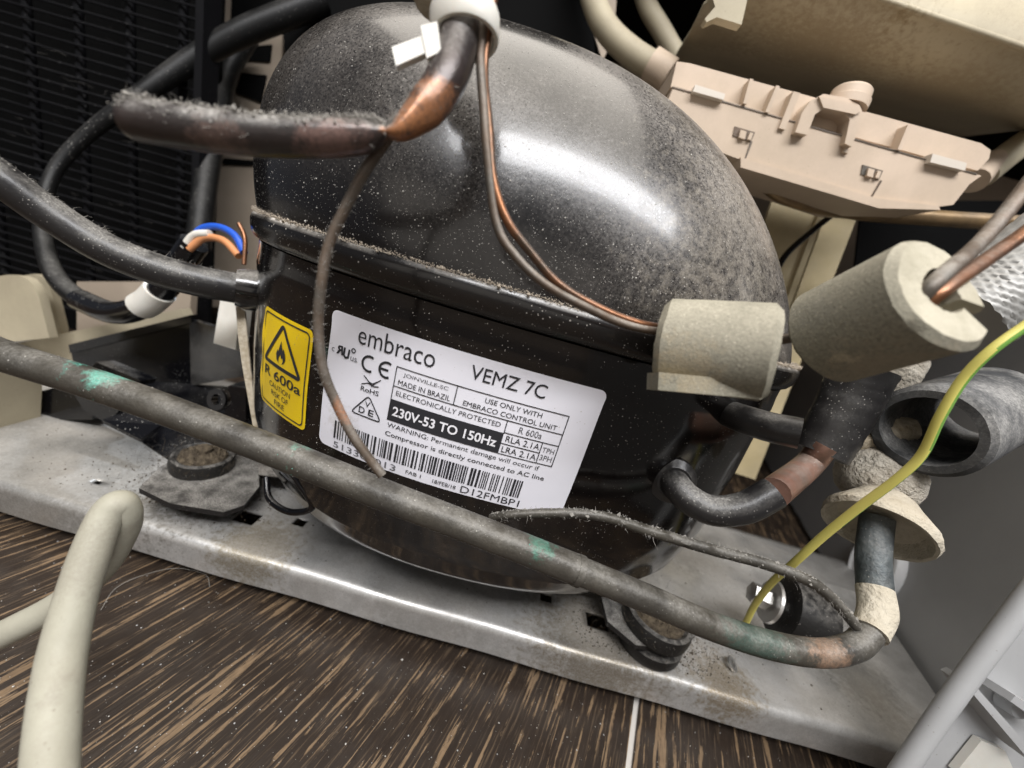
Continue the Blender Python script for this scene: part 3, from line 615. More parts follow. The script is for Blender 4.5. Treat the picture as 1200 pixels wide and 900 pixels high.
# cable tie with clipped tail
tie = thing('cable_tie', atd(540, 30, .065), 'white plastic cable tie round the tubes at the top', 'cable tie')
tc = atd(545, 32, .0655); tax = (atd(540, 0, .0655)-atd(538, 60, .0645)).normalized()
def ring_mesh(name, c, ax, r0, r1, h, m, parent, sides=40, e=1.0, a0=0, a1=360):
    ax = ax.normalized(); u = (RT-ax*RT.dot(ax)).normalized(); v = ax.cross(u); V = []; F = []; n = sides; bv = h*.14
    pr = [(r1-bv*.4, -h/2), (r1, -h/2+bv), (r1, h/2-bv), (r1-bv*.4, h/2), (r0, h/2), (r0, -h/2)]
    full = a1-a0 >= 360; cnt = n if full else n+1
    for j in range(cnt):
        a = R(a0+(a1-a0)*j/n)
        for rr_, t in pr: V.append(c+ax*t+u*math.cos(a)*rr_*e+v*math.sin(a)*rr_)
    k = len(pr)
    for j in range(cnt if full else n):
        j2 = (j+1) % cnt
        for i in range(k): F.append((j*k+i, j2*k+i, j2*k+(i+1) % k, j*k+(i+1) % k))
    if not full: F.append(tuple(range(k))); F.append(tuple(n*k+i for i in range(k))[::-1])
    return obj(name, V, F, m, parent, auto=40)
ring_mesh('strap', tc, tax+FW*-.22, .0051, .0060, .0042, 'white', tie, e=1.02)
slab('head', [atd(493, 30, .0600), atd(512, 25, .0600), atd(517, 60, .0603), atd(500, 68, .0603)], FW*.0040, 'white', tie, bevel=.0004)
slab('tail', [atd(459, 55, .0605), atd(494, 42, .0605), atd(498, 62, .0605), atd(464, 77, .0605)], FW*.0011, 'white', tie, bevel=.0003)
tube('white_lead', [atd(520, -50, .067), atd(515, -5, .067), atd(512, 10, .0672)], [.0055, .005, .0042], 'insul', None, sides=14, wob=.04, label='crumbling pale insulation bunched above the cable tie', cat='insulation')
# earth wire: green with yellow stripes
EW = [(1290, 330, .070), (1240, 358, .072), (1200, 383, .074), (1160, 412, .076), (1128, 445, .079), (1102, 488, .082), (1080, 533, .086), (1050, 562, .090), (1010, 592, .096), (965, 628, .104), (930, 660, .112), (905, 682, .122), (885, 708, .132), (874, 730, .138)]
ew = thing('earth_wire', atd(1100, 490, .083), 'yellow and green striped earth wire curving down to the bolt on the base plate', 'wire')
V, F, P, rr_ = sweep([atd(*q) for q in EW], [.00100]*8+[.0011]*6, 10, 16)
me_o = obj('striped_sheath', V, F, ['yellw', 'green'], ew)
for p in me_o.data.polygons:
    if len(p.vertices) == 4:
        i, k = p.index//16, p.index % 16
        if ((k+i*.035+9) % 16) < 6: p.material_index = 1
ring_mesh('ring_terminal', onz(868, 742, .026), Vector((.2, .1, 1)), .0022, .0052, .0010, 'zinc', ew)

# ------------------------------------------------------------------ foam sleeves
def foam_tube(name, A, B, r_out, r_in, slot, m_side, m_end, lab, sides=48, cat='foam sleeve', slot_w=24, rough=.006, half=None):
    ax = (B-A).normalized(); u = (UPV-ax*UPV.dot(ax)).normalized(); v = ax.cross(u); L_ = (B-A).length
    th = thing(name, (A+B)/2-Vector((0, 0, r_out)), lab, cat, 'foam sleeves on the tubes')
    if slot is None: angs = list(np.linspace(0, 360, sides, endpoint=False)); closed = True
    else: angs = list(np.linspace(slot+slot_w/2, slot+360-slot_w/2, sides)); closed = False
    nl = 24; V = []; F = []
    bv = .0012
    prof = [(0, r_in), (0, r_out-bv), (bv, r_out)] + [(t*L_, r_out) for t in np.linspace(.08, .92, nl)] + [(L_-bv, r_out), (L_, r_out-bv), (L_, r_in)]
    k = len(prof); jit = {}
    for j, a in enumerate(angs):
        for i, (t, r) in enumerate(prof):
            q = r*(1+(rough*.35*random.uniform(-1, 1)+rough*1.2*math.sin(a/57*3+t*160) if r > r_in else 0))
            V.append(A+ax*(t+(.0001*random.uniform(-1, 1))+.0003*math.sin(a/57*2+1))+u*math.cos(R(a))*q+v*math.sin(R(a))*q)
    n = len(angs); F2 = []; mi = []
    for j in range(n if closed else n-1):
        j2 = (j+1) % n
        for i in range(k-1): F.append((j*k+i, j*k+i+1, j2*k+i+1, j2*k+i)); mi.append(1 if i in (0, k-2) else 0)
        F.append((j*k+k-1, j*k, j2*k, j2*k+k-1)); mi.append(1)
    if not closed:
        F.append(tuple(range(k))[::-1]); mi.append(1); F.append(tuple((n-1)*k+i for i in range(k))); mi.append(1)
    o = obj('sleeve', V, F, [m_side, m_end], th, auto=40)
    for p, i_ in zip(o.data.polygons, mi): p.material_index = i_
    return th, ax, u, v
foam_tube('foam_sleeve', atd(773, 403, .080), atd(905, 414, .0712), .0095, .0015, 236, 'foam', 'foam', 'squat grey foam sleeve at the right end of the capillaries with a slit along it', slot_w=4, rough=.008)
foam_tube('foam_sleeve', atd(966, 396, .0775), atd(1106, 341, .0597), .0101, .0040, 238, 'foam', 'foam_end', 'large tilted grey foam sleeve whose cut end shows two copper tubes', slot_w=34)
slab('slit_strip', [atd(772, 436, .0700), atd(895, 448, .0685), atd(893, 468, .0690), atd(771, 457, .0705)], FW*.006, 'foam', None, bevel=.0008, label='flat strip of foam along the underside of the squat sleeve', cat='foam strip')
foam_tube('foam_sleeve', atd(1084, 506, .104), atd(1158, 476, .122), .0130, .0098, None, 'foam_dark', 'foam_dark', 'hollow charcoal foam sleeve opening towards the left', rough=.006)
# cream wrap and mushroom cap round the riser
wr = thing('wrapped_bulb', atd(1028, 585, .112), 'wrinkled cream wrapping bulging above the white disc on the riser', 'wrapping')
bt, bb = atd(1030, 515, .124), atd(1029, 590, .116); axb = (bt-bb)
lathe('wrap', bb, axb, [(0, .006), (.002, .0088), (.005, .0106), (.009, .0112), (.013, .0106), (.0165, .0088), (.019, .0055)], 'cotton', wr, sides=72, wob=.018)
cp = thing('pipe_seal', atd(1028, 620, .108), 'dirty cream mushroom shaped seal threaded on the dark riser', 'seal')
cc = atd(1027, 618, .1085); axc = (UPV*.80 + FW*.45 + RT*.79).normalized()
lathe('seal_disc', cc, axc, [(.0030, .0050), (.0022, .0095), (.0002, .0112), (-.0010, .0118), (-.0012, .0126), (.0002, .0131), (.0018, .0126), (.0042, .0110), (.0072, .0088), (.0098, .0070), (.0108, .0060)], 'tape', cp, sides=64, wob=.014)
# braided hose at far right
def diam(i, k): return 1+.045*abs(math.sin(i*.55+k*math.pi*2/32*5))+.045*abs(math.sin(i*.55-k*math.pi*2/32*5))
tube('braided_hose', [atd(1120, 372, .098), atd(1160, 350, .096), atd(1205, 318, .094), (atd(1280, 262, .092))], .0105, 'braid', None, sides=64, n=26, prof=diam, label='thick grey braided hose behind the large foam sleeve', cat='hose')
tube('cream_hose', [atd(1003, 505, .138), atd(1018, 470, .137), atd(1040, 440, .136), atd(1062, 420, .136)], [.006, .0085, .009, .007], 'cotton', None, sides=20, wob=.02, label='crinkled pale wrap between the black tape and the charcoal foam', cat='wrapping')

# ------------------------------------------------------------------ roller with bolt on the plate
rl = thing('roller', onz(925, 745, PZ), 'scuffed black roller with a zinc bolt and washer behind the pipe', 'roller')
rc = atd(938, 722, .150); rax = (atd(965, 735, .150)-atd(905, 705, .154)).normalized()
rr0 = .0125
lathe('wheel', rc, rax, [(-.0085, .006), (-.0085, .0105), (-.0075, rr0), (.004, rr0*1.0), (.0075, rr0*.93), (.0085, rr0*.80), (.0085, .003)], 'rubberc', rl, sides=36)
lathe('washer', rc, rax, [(-.0125, .0020), (-.0125, .0085), (-.0115, .0088), (-.0110, .0020)], 'zinc', rl)
lathe('bolt', rc, rax, [(-.020, .0020), (-.0195, .0042), (-.0135, .0044), (-.0128, .0030), (-.007, .0028)], 'zinc', rl, sides=6)
# ------------------------------------------------------------------ white cable loop, lower left
wc = [(-90, 778, .083), (-30, 758, .083), (20, 735, .083), (75, 705, .083), (118, 665, .083), (141, 627, .082), (146, 604, .0805), (139, 591, .079), (124, 606, .0775), (106, 650, .075), (88, 705, .072), (74, 765, .069), (65, 825, .065), (59, 900, .061), (56, 1000, .056)]
tube('power_cable', [atd(*q) for q in wc], [.0030]*9+[.0032]*2+[.0034]*4, 'cable', None, sides=28, n=12, label='thick off-white cable looping over the floor at lower left', cat='cable')
# ------------------------------------------------------------------ cream block, beige tabs and rail, black tray
cb_ = thing('cream_block', at(10, 480, .125), 'plain cream plastic block at the left edge above the rail', 'block')
slab('block', [at(-160, 405, .128), at(-24, 424, .128), at(-24, 530, .128), at(-160, 575, .128)], (-.0, .02, .0), 'cream', cb_, bevel=.0008)
br = thing('beige_bracket', at(60, 380, .2), 'beige plastic bracket with two rounded tabs behind the long pipe', 'bracket')
slabY('rail', [(20, 402), (212, 362), (222, 384), (210, 388), (70, 440), (30, 455)], .200, .006, 'cream', br, bevel=.0008)
slabY('tab', [(-40, 330), (8, 322), (22, 323), (32, 327), (39, 334), (45, 346), (58, 396), (-30, 405)], .188, .004, 'cream', br, bevel=.0015)
slabY('tab', [(22, 324), (38, 321), (48, 324), (55, 331), (60, 342), (71, 385), (72, 400), (40, 402)], .203, .004, 'cream', br, bevel=.0015)
slabY('backing', [(90, 330), (225, 330), (222, 372), (90, 395)], .235, .005, 'back', br, bevel=.0008)
tr = thing('black_tray', at(180, 470, .18), 'glossy black plastic tray with clips left of the compressor', 'tray')
slabY('back_panel', [(83, 409), (222, 374), (224, 452), (90, 455)], .190, .0025, 'blackp', tr, bevel=.0006)
slabY('rim', [(80, 404), (224, 369), (224, 378), (82, 414)], .187, .004, 'blackp', tr, bevel=.0006)
slab('tray_floor', [at(60, 470, .186), at(150, 445, .190), at(300, 455, .190), at(300, 520, .150), at(190, 560, .138), at(40, 520, .150)], (0, 0, -.002), 'blackp', tr, bevel=.0005)
slab('side_wall', [at(222, 374, .190), at(290, 395, .165), at(292, 440, .165), at(224, 452, .190)], (0, .003, 0), 'blackp', tr, bevel=.0005)
slab('rib', [at(112, 424, .160), at(165, 446, .155), at(160, 452, .155), at(108, 430, .160)], (0, .008, -.001), 'blackp', tr, bevel=.0004)
# clip with an oval loop at right of the tray
lc = atd(257, 468, .150)
ring_mesh('clip_loop', lc, -FW+RT*.25, .0022, .0046, .005, 'blackp', tr, e=.75, sides=24)
slabY('clip_body', [(268, 452), (288, 455), (288, 495), (262, 490)], .148, .008, 'blackp', tr, bevel=.0008)
slabY('clip_block', [(35, 462), (80, 450), (110, 468), (108, 492), (40, 492)], .150, .014, 'blackp', tr, bevel=.0015)
slabY('clip_block', [(82, 455), (112, 462), (140, 480), (126, 497), (98, 480)], .143, .006, 'blackp', tr, bevel=.0008)
slab('tongue', [at(120, 492, .140), at(165, 515, .138), at(188, 498, .143), at(150, 480, .146)], (0, 0, -.0015), 'blackp', tr, bevel=.0004)
# ------------------------------------------------------------------ hoses and leads at upper left
tube('black_hose', [atd(380, 0, .245), atd(335, 18, .24), atd(285, 38, .235), atd(230, 68, .23), atd(160, 115, .22), (atd(100, 160, .215)), atd(62, 205, .21), atd(50, 260, .205), atd(62, 318, .20), atd(95, 352, .195), atd(130, 366, .19)], [.0075, .0075, .0070, .0062, .0046, .0036, .0033, .0036, .0042, .0048, .0052], 'hose', None, n=8, sides=16, label='long glossy black hose arcing down in front of the condenser', cat='hose')
tube('black_hose', [atd(292, 40, .27), atd(268, 80, .265), atd(258, 120, .26), atd(243, 200, .25), atd(232, 290, .24)], .0068, 'hose', None, n=8, sides=16, label='short straight black hose hanging behind the process tube', cat='hose')
hs_ = thing('lead_sleeve', atd(190, 345, .175), 'black sleeve with a painted white highlight carrying the blue and orange leads', 'cable sleeve')
tube('sleeve', [atd(95, 352, .195), atd(130, 366, .187), atd(160, 362, .182), atd(190, 340, .178), (atd(212, 308, .175)), atd(228, 285, .172)], .0056, 'blackp', hs_, sides=18)
tube('white_band', [atd(166, 359, .1815), atd(177, 352, .180), atd(188, 341, .178)], .0065, 'white', hs_, sides=18)  # white ring paints the torch highlight onto the black sleeve
tube('blue_lead', [atd(222, 290, .171), atd(234, 270, .170), atd(255, 266, .168), atd(275, 276, .166), atd(286, 296, .164)], .0016, 'blue', hs_, sides=10)
tube('orange_lead', [atd(222, 292, .169), atd(240, 279, .168), atd(262, 282, .166), atd(280, 300, .164)], .0016, 'orange', hs_, sides=10)
tube('white_lead', [atd(216, 290, .169), atd(228, 276, .168), atd(246, 274, .167)], .0018, 'white', hs_, sides=10)
tube('brown_lead', [atd(280, 262, .150), atd(287, 280, .150), atd(286, 310, .150)], .0009, 'copper', hs_, sides=8)
cn = thing('white_connector', atd(265, 385, .155), 'small white plug hanging beside the compressor above the tray', 'connector')
slab('plug', [atd(258, 352, .157), atd(282, 357, .155), atd(276, 410, .155), atd(250, 402, .157)], FW*.007, 'white', cn, bevel=.0008)
slab('torn_strip', [atd(276, 358, .140), atd(287, 365, .140), atd(292, 420, .138), atd(301, 500, .136), atd(297, 503, .136), atd(284, 430, .138), atd(279, 395, .140)], FW*.0006, 'insul', None, bevel=.0001, label='torn frayed strip hanging beside the yellow sticker', cat='strip')
# ------------------------------------------------------------------ condenser
co = thing('condenser', (-.33, .27, .02), 'black wire and tube condenser coated in dust filling the upper left', 'condenser')
def vrod(x, y0, z0, z1, r, nm, like=None):
    if like is not None:
        o = like.copy(); COL.objects.link(o); o.parent = co; o.location = like.location+Vector((x-like['x'], 0, 0)); return o
    o = tube(nm, [(x, y0, z0), (x, y0, z1)], r, 'blackmetal', co, n=1, sides=8); o['x'] = x; return o
first = None
for i in range(7):
    x = -.46+i*.034
    if first is None: first = vrod(x, .262, .02, .40, .0024, 'condenser_tube')
    else: vrod(x, .262, .02, .40, .0024, 'condenser_tube', first)
f0 = None
for i in range(58):
    z = .03+i*.0062
    if f0 is None:
        V, F, _, _ = sweep([(-.50, .258, z), (-.36, .2584, z-.0004), (-.238, .258, z)], .00075, 6, 6); f0 = obj('fin_wire', V, F, 'blackmetal', co)
        zb0 = z
    else:
        o = f0.copy(); COL.objects.link(o); o.parent = co; o.location = f0.location+Vector((0, random.uniform(-.0006, .0006), z-zb0)); o.rotation_euler = (0, random.uniform(-.004, .004), 0)
slab('side_rail', [(-.242, .255, .02), (-.237, .255, .02), (-.237, .255, .40), (-.242, .255, .40)], (0, .012, 0), 'blackmetal', co, bevel=.001)
slab('rear_sheet', [(-.7, .285, 0), (-.252, .285, 0), (-.252, .285, .4), (-.7, .285, .4)], (0, .002, 0), 'backdark', co, bevel=.0003)
pb = thing('punched_bracket', at(290, 150, .36), 'brownish beige punched plate between condenser and dome', 'plate')
slabY('plate', [(205, -40), (330, -60), (330, 360), (180, 360)], .33, .002, 'back', pb, bevel=.0005)
for q in ([(272, -10), (335, -10), (330, 30), (270, 28)], [(290, 55), (318, 52), (316, 72), (288, 70)], [(283, 85), (312, 88), (306, 120), (276, 108)], [(262, 185), (300, 188), (296, 194), (260, 192)]):
    slabY('slot', q, .3285, .0012, 'backdark', pb, bevel=.0002)
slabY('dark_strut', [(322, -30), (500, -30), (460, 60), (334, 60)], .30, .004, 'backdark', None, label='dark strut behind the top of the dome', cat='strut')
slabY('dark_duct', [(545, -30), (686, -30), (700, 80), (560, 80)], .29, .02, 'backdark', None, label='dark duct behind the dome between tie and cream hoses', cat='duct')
# ------------------------------------------------------------------ upper right: pan, control box, hoses, post
pan = thing('drip_pan', at(1000, 60, .2), 'large cream drip pan seen from below at the upper right', 'pan')
A0, A1 = at(885, -60, .20), at(1290, 62, .20); B0, B1 = at(885, -12, .195), at(1290, 110, .195)
def ruled(name, rows, m, parent, n=24, th=.0015):
    V = []; F = []
    for row in rows:
        for i in range(n+1):
            t = i/n; V.append(Vector(row[0]).lerp(Vector(row[1]), t))
    for j in range(len(rows)-1):
        for i in range(n): F.append((j*(n+1)+i, j*(n+1)+i+1, (j+1)*(n+1)+i+1, (j+1)*(n+1)+i))
    o = obj(name, V, F, m, parent, auto=50); s = o.modifiers.new('thickness', 'SOLIDIFY'); s.thickness = th; return o
rows = [(at(810, -72, .200), at(1330, 20, .200)), (at(900, -44, .199), at(1330, 98, .199)), (at(896, -38, .2015), at(1330, 104, .2015)), (at(860, -25, .206), at(1300, 120, .206)), (at(825, 3, .222), at(1260, 142, .216)),
        (at(810, 34, .250), at(1225, 148, .235)), (at(795, 58, .290), at(1190, 150, .262)), (at(785, 78, .34), at(1150, 155, .30)), (at(770, 95, .42), at(1130, 158, .36))]
ruled('pan_shell', rows, 'cream', pan)
tube('rolled_edge', [at(1000, -12, .1985), at(1330, 100, .1985)], .0012, 'cream', pan, n=1, sides=12)
tube('drain_spigot', [at(1048, 34, .212), at(1053, 24, .206)], [.0035, .0042], 'cream', pan, n=1, sides=12)
cl = thing('cream_clip', at(850, 10, .19), 'cream plastic clip hanging at the top beside the drip pan', 'clip')
slabY('clip_plate', [(828, -30), (885, -40), (869, 29), (840, 20), (828, 26), (826, 22), (838, 8)], .185, .004, 'cream', cl, bevel=.0008)
bx = thing('control_box', at(960, 160, .19), 'beige plastic control box with clips and a round boss below the pan', 'control box')
BY = .185
slabY('box_body', [(790, 100), (1150, 206), (1136, 216), (1117, 240), (1092, 243), (1026, 238), (870, 188), (770, 150)], BY, .035, 'box', bx, bevel=.0016, seg=3)
slabY('lid_strip', [(793, 72), (808, 74), (1150, 168), (1161, 176), (1159, 186), (1146, 200), (1138, 198), (786, 102)], BY+.0035, .034, 'box', bx, bevel=.0012, seg=3)
slabY('bottom_lip', [(868, 184), (1026, 232), (1100, 241), (1102, 246), (1030, 244), (868, 196)], BY-.0012, .02, 'box', bx, bevel=.0008)
for q in ([(910, 100), (914, 101), (901, 132), (897, 131)], [(930, 107), (938, 109), (920, 152), (913, 150)], [(1008, 130), (1015, 132), (994, 180), (988, 178)], [(1064, 146), (1068, 147), (1056, 176), (1052, 175)], [(879, 92), (883, 93), (875, 122), (871, 121)]):
    slabY('rib', q, BY-.0012, .006, 'box', bx, bevel=.0004)
def uaxis(px0, py0, px1, py1, Y): return (at(px1, py1, Y)-at(px0, py0, Y)).normalized()
bax = uaxis(985, 135, 990, 108, BY)
slabY('boss_arch', [(932, 155), (940, 132), (950, 118), (965, 110), (990, 114), (1006, 122), (1010, 130), (1004, 150), (998, 172), (990, 168), (996, 140), (990, 132), (968, 126), (955, 134), (946, 158)], BY-.003, .012, 'box', bx, bevel=.0015)
lathe('boss', at(989, 128, BY+.004), (0, 0, 1), [(0, .0078), (.003, .0078), (.0034, .0072), (.0062, .0070), (.0070, .0062)], 'box', bx)
slabY('boss_plate', [(960, 113), (1007, 123), (1010, 129), (1003, 134), (965, 126)], BY-.004, .012, 'box', bx, bevel=.001)
for q in ([(815, 99), (850, 110), (848, 117), (812, 107)], [(1093, 180), (1133, 191), (1131, 200), (1090, 190)]):
    slabY('hinge_clip', q, BY-.0025, .004, 'boxlight', bx, bevel=.0008)
for (x_, y_) in ((871, 155), (1021, 200)):
    slabY('latch_hole', [(x_-10, y_-7), (x_+14, y_), (x_+9, y_+11), (x_-12, y_+4)], BY-.0004, .002, 'copper_dark', bx, bevel=.0002)
    slabY('latch_tooth', [(x_-3, y_-3), (x_+4, y_-1), (x_+2, y_+8), (x_-5, y_+6)], BY-.0014, .002, 'box', bx, bevel=.0004)
    slabY('latch_tooth', [(x_+8, y_), (x_+12, y_+1), (x_+9, y_+9), (x_+5, y_+8)], BY-.0014, .002, 'box', bx, bevel=.0004)
slabY('joint_line', [(788, 101), (1145, 203), (1145, 204.6), (788, 102.6)], BY-.0003, .001, 'copper_dark', bx, bevel=0)
slabY('joint_line', [(880, 165), (872, 188), (873, 189), (882, 166)], BY-.0003, .001, 'copper_dark', bx, bevel=0)
slabY('joint_line', [(1032, 211), (1020, 232), (1021, 233), (1034, 212)], BY-.0003, .001, 'copper_dark', bx, bevel=0)
tube('bushing', [atd(1140, 212, .185), atd(1165, 186, .19)], [.006, .0045], 'box', bx, n=1, sides=14)
tube('drain_hose', [atd(1150, 206, .19), atd(1180, 182, .195), atd(1210, 160, .20), atd(1280, 108, .21)], .0062, 'cream', None, n=8, sides=16, label='straight cream hose leaving the right end of the control box', cat='hose')
ch = thing('cream_hose', atd(720, 40, .22), 'curved cream hose with a collar joining the left end of the control box', 'hose')
tube('hose', [atd(680, -60, .215), atd(695, 0, .215), atd(712, 35, .214), atd(740, 62, .212), atd(775, 84, .21)], .0068, 'cream', ch, sides=20)
tube('collar', [atd(762, 76, .21), atd(784, 90, .209)], .0085, 'box', ch, n=1, sides=24)
tube('thin_hose', [atd(745, -40, .25), atd(758, 5, .25), atd(775, 35, .25), atd(795, 70, .25)], .0060, 'cream', None, sides=16, label='thinner cream hose behind the curved one', cat='hose')
slabY('beige_strip', [(690, 20), (724, -30), (720, 40), (706, 72)], .30, .003, 'back', None, label='dull beige strip behind the cream hoses', cat='strip')
pt = thing('corner_post', (.155, .24, .0), 'olive beige folded metal post behind the right of the compressor', 'post')
slabY('front_face', [(905, 235), (965, 235), (846, 550), (800, 545)], .245, .002, 'post', pt, bevel=.0004)
slabY('fold_line', [(965, 235), (972, 235), (856, 548), (847, 550)], .243, .004, 'post', pt, bevel=.0006)
slabY('side_face', [(974, 235), (1012, 235), (885, 562), (857, 553)], .251, .002, 'post', pt, bevel=.0004)
tube('brown_tube', [atd(890, 208, .175), atd(925, 232, .178), atd(1000, 248, .18), atd(1100, 256, .18), atd(1200, 262, .18), atd(1290, 266, .18)], .0036, 'brass', None, n=8, sides=16, label='straight brown copper tube running right beneath the control box', cat='copper tube')
tube('black_lead', [atd(975, 252, .2), atd(950, 272, .2), atd(920, 300, .2), atd(905, 330, .2)], .0016, 'blackp', None, n=8, sides=10, label='thin glossy black lead in front of the olive post', cat='wire')
tube('black_lead', [atd(312, 560, .128), atd(316, 585, .125), atd(340, 600, .122), atd(366, 594, .120), atd(350, 565, .118), atd(336, 545, .116)], .0011, 'blackp', None, n=8, sides=10, label='small black wire loop beneath the yellow sticker', cat='wire')
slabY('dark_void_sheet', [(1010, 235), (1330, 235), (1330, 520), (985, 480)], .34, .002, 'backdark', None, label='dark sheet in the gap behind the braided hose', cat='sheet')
# ------------------------------------------------------------------ grey ribbed cover, lower right
gc = thing('ribbed_cover', atd(1150, 860, .105), 'light grey ribbed plastic cover leaning in the lower right corner', 'cover')
def gp(x, y, d=0): return atd(x, y, .112 - (x-1060)*.00006 + d)
slab('panel', [gp(1062, 905, .006), gp(1200, 735, .006), gp(1290, 640, .006), gp(1330, 1010, .006), gp(1080, 1010, .006)], FW*.002, 'cover', gc, bevel=.0003)
tube('edge_bar', [gp(1030, 945), gp(1064, 893), gp(1125, 805), gp(1200, 705), gp(1290, 590)], .0026, 'cover', gc, n=4, sides=20)
for q in ([(1134, 806), (1142, 803), (1215, 885), (1208, 893)], [(1184, 822), (1190, 815), (1240, 850), (1240, 862)]):
    slab('rib', [gp(*p, .0005) for p in q], FW*.007, 'cover', gc, bevel=.0006)
lathe('stud', gp(1175, 818, .006), -FW, [(0, .0030), (.004, .0028), (.0045, .002)], 'cover', gc, sides=20)
slab('white_tab', [gp(1120, 905, .004), gp(1150, 868, .004), gp(1178, 880, .004), gp(1200, 930, .004)], FW*.002, 'white', gc, bevel=.0003)
# ring on plate in front of pipe
ring_mesh('wire_eye', onz(858, 778, .0225), Vector((.5, -.3, .8)), .0012, .0028, .0009, 'zinc', base, sides=20)

# ------------------------------------------------------------------ dust: grains and fluff
def grains(name, pts, size, m='grain', parent=None, **k):
    V = []; F = []
    T6 = [(1, 0, 0), (-1, 0, 0), (0, 1, 0), (0, -1, 0), (0, 0, 1), (0, 0, -1)]; F8 = [(0, 2, 4), (2, 1, 4), (1, 3, 4), (3, 0, 4), (2, 0, 5), (1, 2, 5), (3, 1, 5), (0, 3, 5)]
    for p in pts:
        s = size*random.lognormvariate(0, .5); b = len(V)
        for t in T6: V.append(Vector(p)+Vector(t)*s*random.uniform(.5, 1.1))
        F += [tuple(b+i for i in f) for f in F8]
    o = obj(name, V, F, m, parent, smooth=False, kind='stuff', **k); return o
def strands(name, roots, ln, m, parent=None, wdt=.00006, spread=1.0, **k):
    V = []; F = []
    for p, n in roots:
        d = (Vector(n)+Vector([random.gauss(0, .7*spread) for _ in range(3)])).normalized(); L_ = ln*random.lognormvariate(0, .5); q = Vector(p); side = d.cross(FW).normalized()*wdt; b = len(V)
        for i in range(5):
            V += [q-side*(1-i/6), q+side*(1-i/6)]; q = q+d*L_/4; d = (d+Vector([random.gauss(0, .45) for _ in range(3)])).normalized()
        for i in range(4): F.append((b+2*i, b+2*i+1, b+2*i+3, b+2*i+2))
    return obj(name, V, F, m, parent, smooth=False, kind='stuff', **k)
def along(path, n, up=True, lo=0, hi=1):
    P, rr = path; out = []
    for _ in range(n):
        i = random.randint(int(lo*(len(P)-2)), int(hi*(len(P)-2))); t = random.random(); c = Vector(P[i]).lerp(Vector(P[i+1]), t); tg = Vector(P[i+1]-P[i]).normalized()
        a = random.gauss(0, .7) if up else random.uniform(0, 6.28)
        u = (UP0-tg*UP0.dot(tg)).normalized(); v = tg.cross(u); nn = u*math.cos(a)+v*math.sin(a); out.append((c+nn*rr[i]*.97, nn))
    return out
def path_of(o): return o_path[o.name]
strands('fluff', along(path_of(s_a), 2200), .0008, 'fluff', stb, wdt=.00004, spread=1.6)
strands('fluff', along(path_of(s_b), 250, lo=0, hi=.5), .0009, 'fluff', stb, wdt=.00005)
grains('dust_clumps', [p+n*abs(random.gauss(0, .0003)) for p, n in along(path_of(s_a), 2600)], .00016, 'fluff', stb)
strands('fluff', along(path_of(c3), 500, False), .0006, 'fluff', c3, wdt=.00004)
strands('fluff', along(path_of(c4), 500, False), .0007, 'fluff', c4, wdt=.00005); grains('dust_clumps', [p for p, n in along(path_of(c4), 300)], .00022, 'fluff', c4)
grains('dust_clumps', [p for p, n in along(path_of(bpy.data.objects['pipe_run.002']), 500)], .00016, 'fluff', ip)
strands('fluff', along(path_of(bpy.data.objects['pipe_run.002']), 300), .0009, 'fluff', ip)
grains('dust_clumps', [p for p, n in along(path_of(bpy.data.objects['pipe_run']), 500)], .00010, 'fluff', ln)
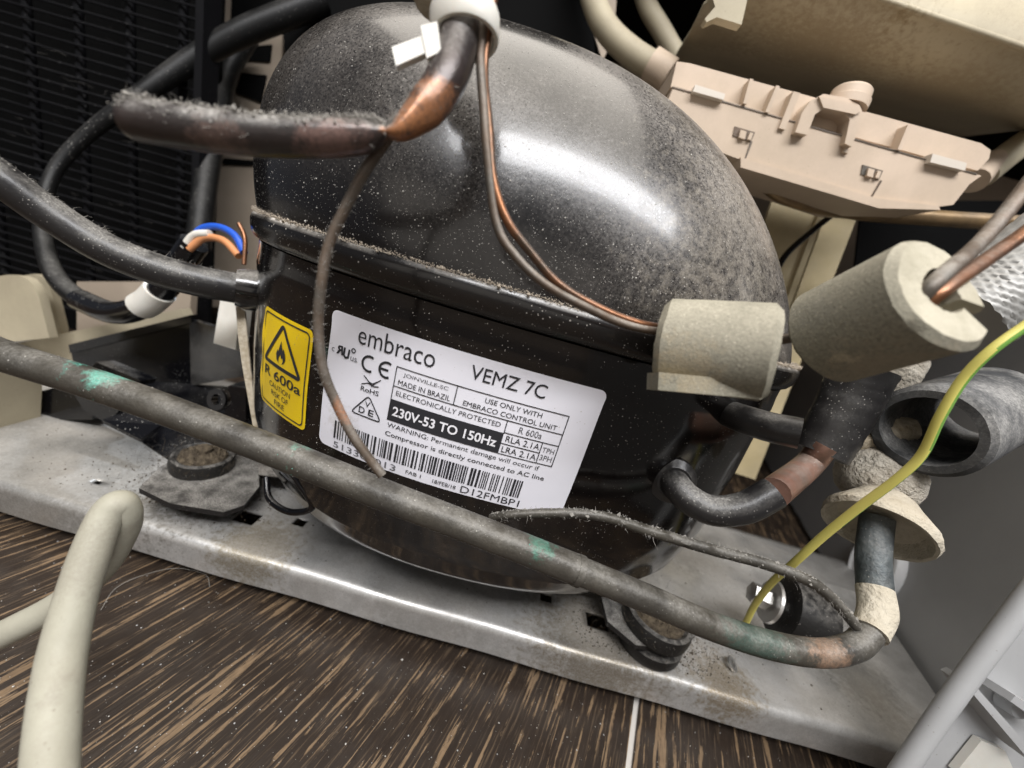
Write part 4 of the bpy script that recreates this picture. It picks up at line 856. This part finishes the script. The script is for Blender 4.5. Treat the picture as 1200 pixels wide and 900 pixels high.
# grains on the dome, thicker towards the left front where it is dark
gp_ = []; tries = 0
while len(gp_) < 8000 and tries < 40000:
    tries += 1; x_, y_ = random.uniform(290, 930), random.uniform(5, 540)
    h = hit_shell(x_, y_)
    if h is None: continue
    z_ = h[0].z
    if z_ > .139:
        if random.random() < .8: gp_.append(h[0])
    elif x_ < 385 and random.random() < .35 or random.random() < .06:
        if not (390 < x_ < 700 and y_ > 370): gp_.append(h[0])
grains('settled_grains', gp_, .00007, 'grain', comp)
fz = [onz(random.uniform(0, 1000), random.uniform(600, 900), .0003) for _ in range(1600)]
grains('floor_dust', [p for p in fz if p.y < .107], .00010, 'grain', None)
pzg = [(random.uniform(-.2, .17), random.uniform(.112, .2), PZ+.0001) for _ in range(1200)]
for c_, n_ in ((gL[0], 700), (gR[0], 900)):
    for _ in range(n_*3):
        a = random.uniform(0, 6.28); q = abs(random.gauss(.015, .008)); p = (c_.x+q*math.cos(a)*1.3, c_.y+q*math.sin(a)*.8, PZ+.0002)
        if p[1] > .112: pzg.append(p)
grains('plate_dust', pzg, .00018, 'dirt', base)
for c_, h_ in (gL, gR):
    strands('fluff', [((c_.x+random.gauss(0, .008), c_.y+random.gauss(0, .006), c_.z+h_+.002), (0, 0, 1)) for _ in range(500)], .0022, 'dirt', comp, wdt=.00006, spread=1.5)
# one long hair on the floor
tube('stray_hair', [onz(118, 715, .0005), onz(135, 690, .002), onz(165, 675, .003), onz(205, 666, .002), onz(240, 673, .001), onz(246, 688, .0005)], .00009, 'fluff', None, sides=5, n=8, label='long pale hair curled on the floor near the cable', cat='hair')
cr_ = [((random.uniform(-.5, -.24), .2565, random.uniform(.05, .38)), (0, -1, 0)) for _ in range(220)]
strands('fluff', cr_, .005, 'fluffdark', co, wdt=.00012)
lp_ = []
for _ in range(9000):
    a = random.uniform(math.pi*.97, math.pi*2.03); lp_.append(shell_pt(a, .1423+random.gauss(0, .0003), random.uniform(.988, 1.014)-abs(random.gauss(0, .002))))
grains('settled_grains', lp_, .00013, 'beigegrain', comp)
pt_ = []
for (x_, y_, d_, sp_) in ((90, 437, .085, .0012), (128, 442, .085, .0018), (350, 535, .088, .0018), (632, 640, .088, .0018)):
    c_ = atd(x_, y_, d_)
    for p, n in along(path_of(bpy.data.objects['pipe_run']), 12000, False):
        if (p-c_).length < abs(random.gauss(0, sp_))+.0016 and n.dot(FW) < .1: pt_.append(p)
grains('patina_crust', pt_[:1200], .00014, 'patina', ln)
for c_, h_ in (gL, gR):
    strands('fluff', [((c_.x+random.gauss(0, .014), c_.y+random.gauss(0, .008), c_.z+h_+.0005), (0, 0, 1)) for _ in range(500)], .0022, 'fluffdark', comp, wdt=.00005, spread=2)
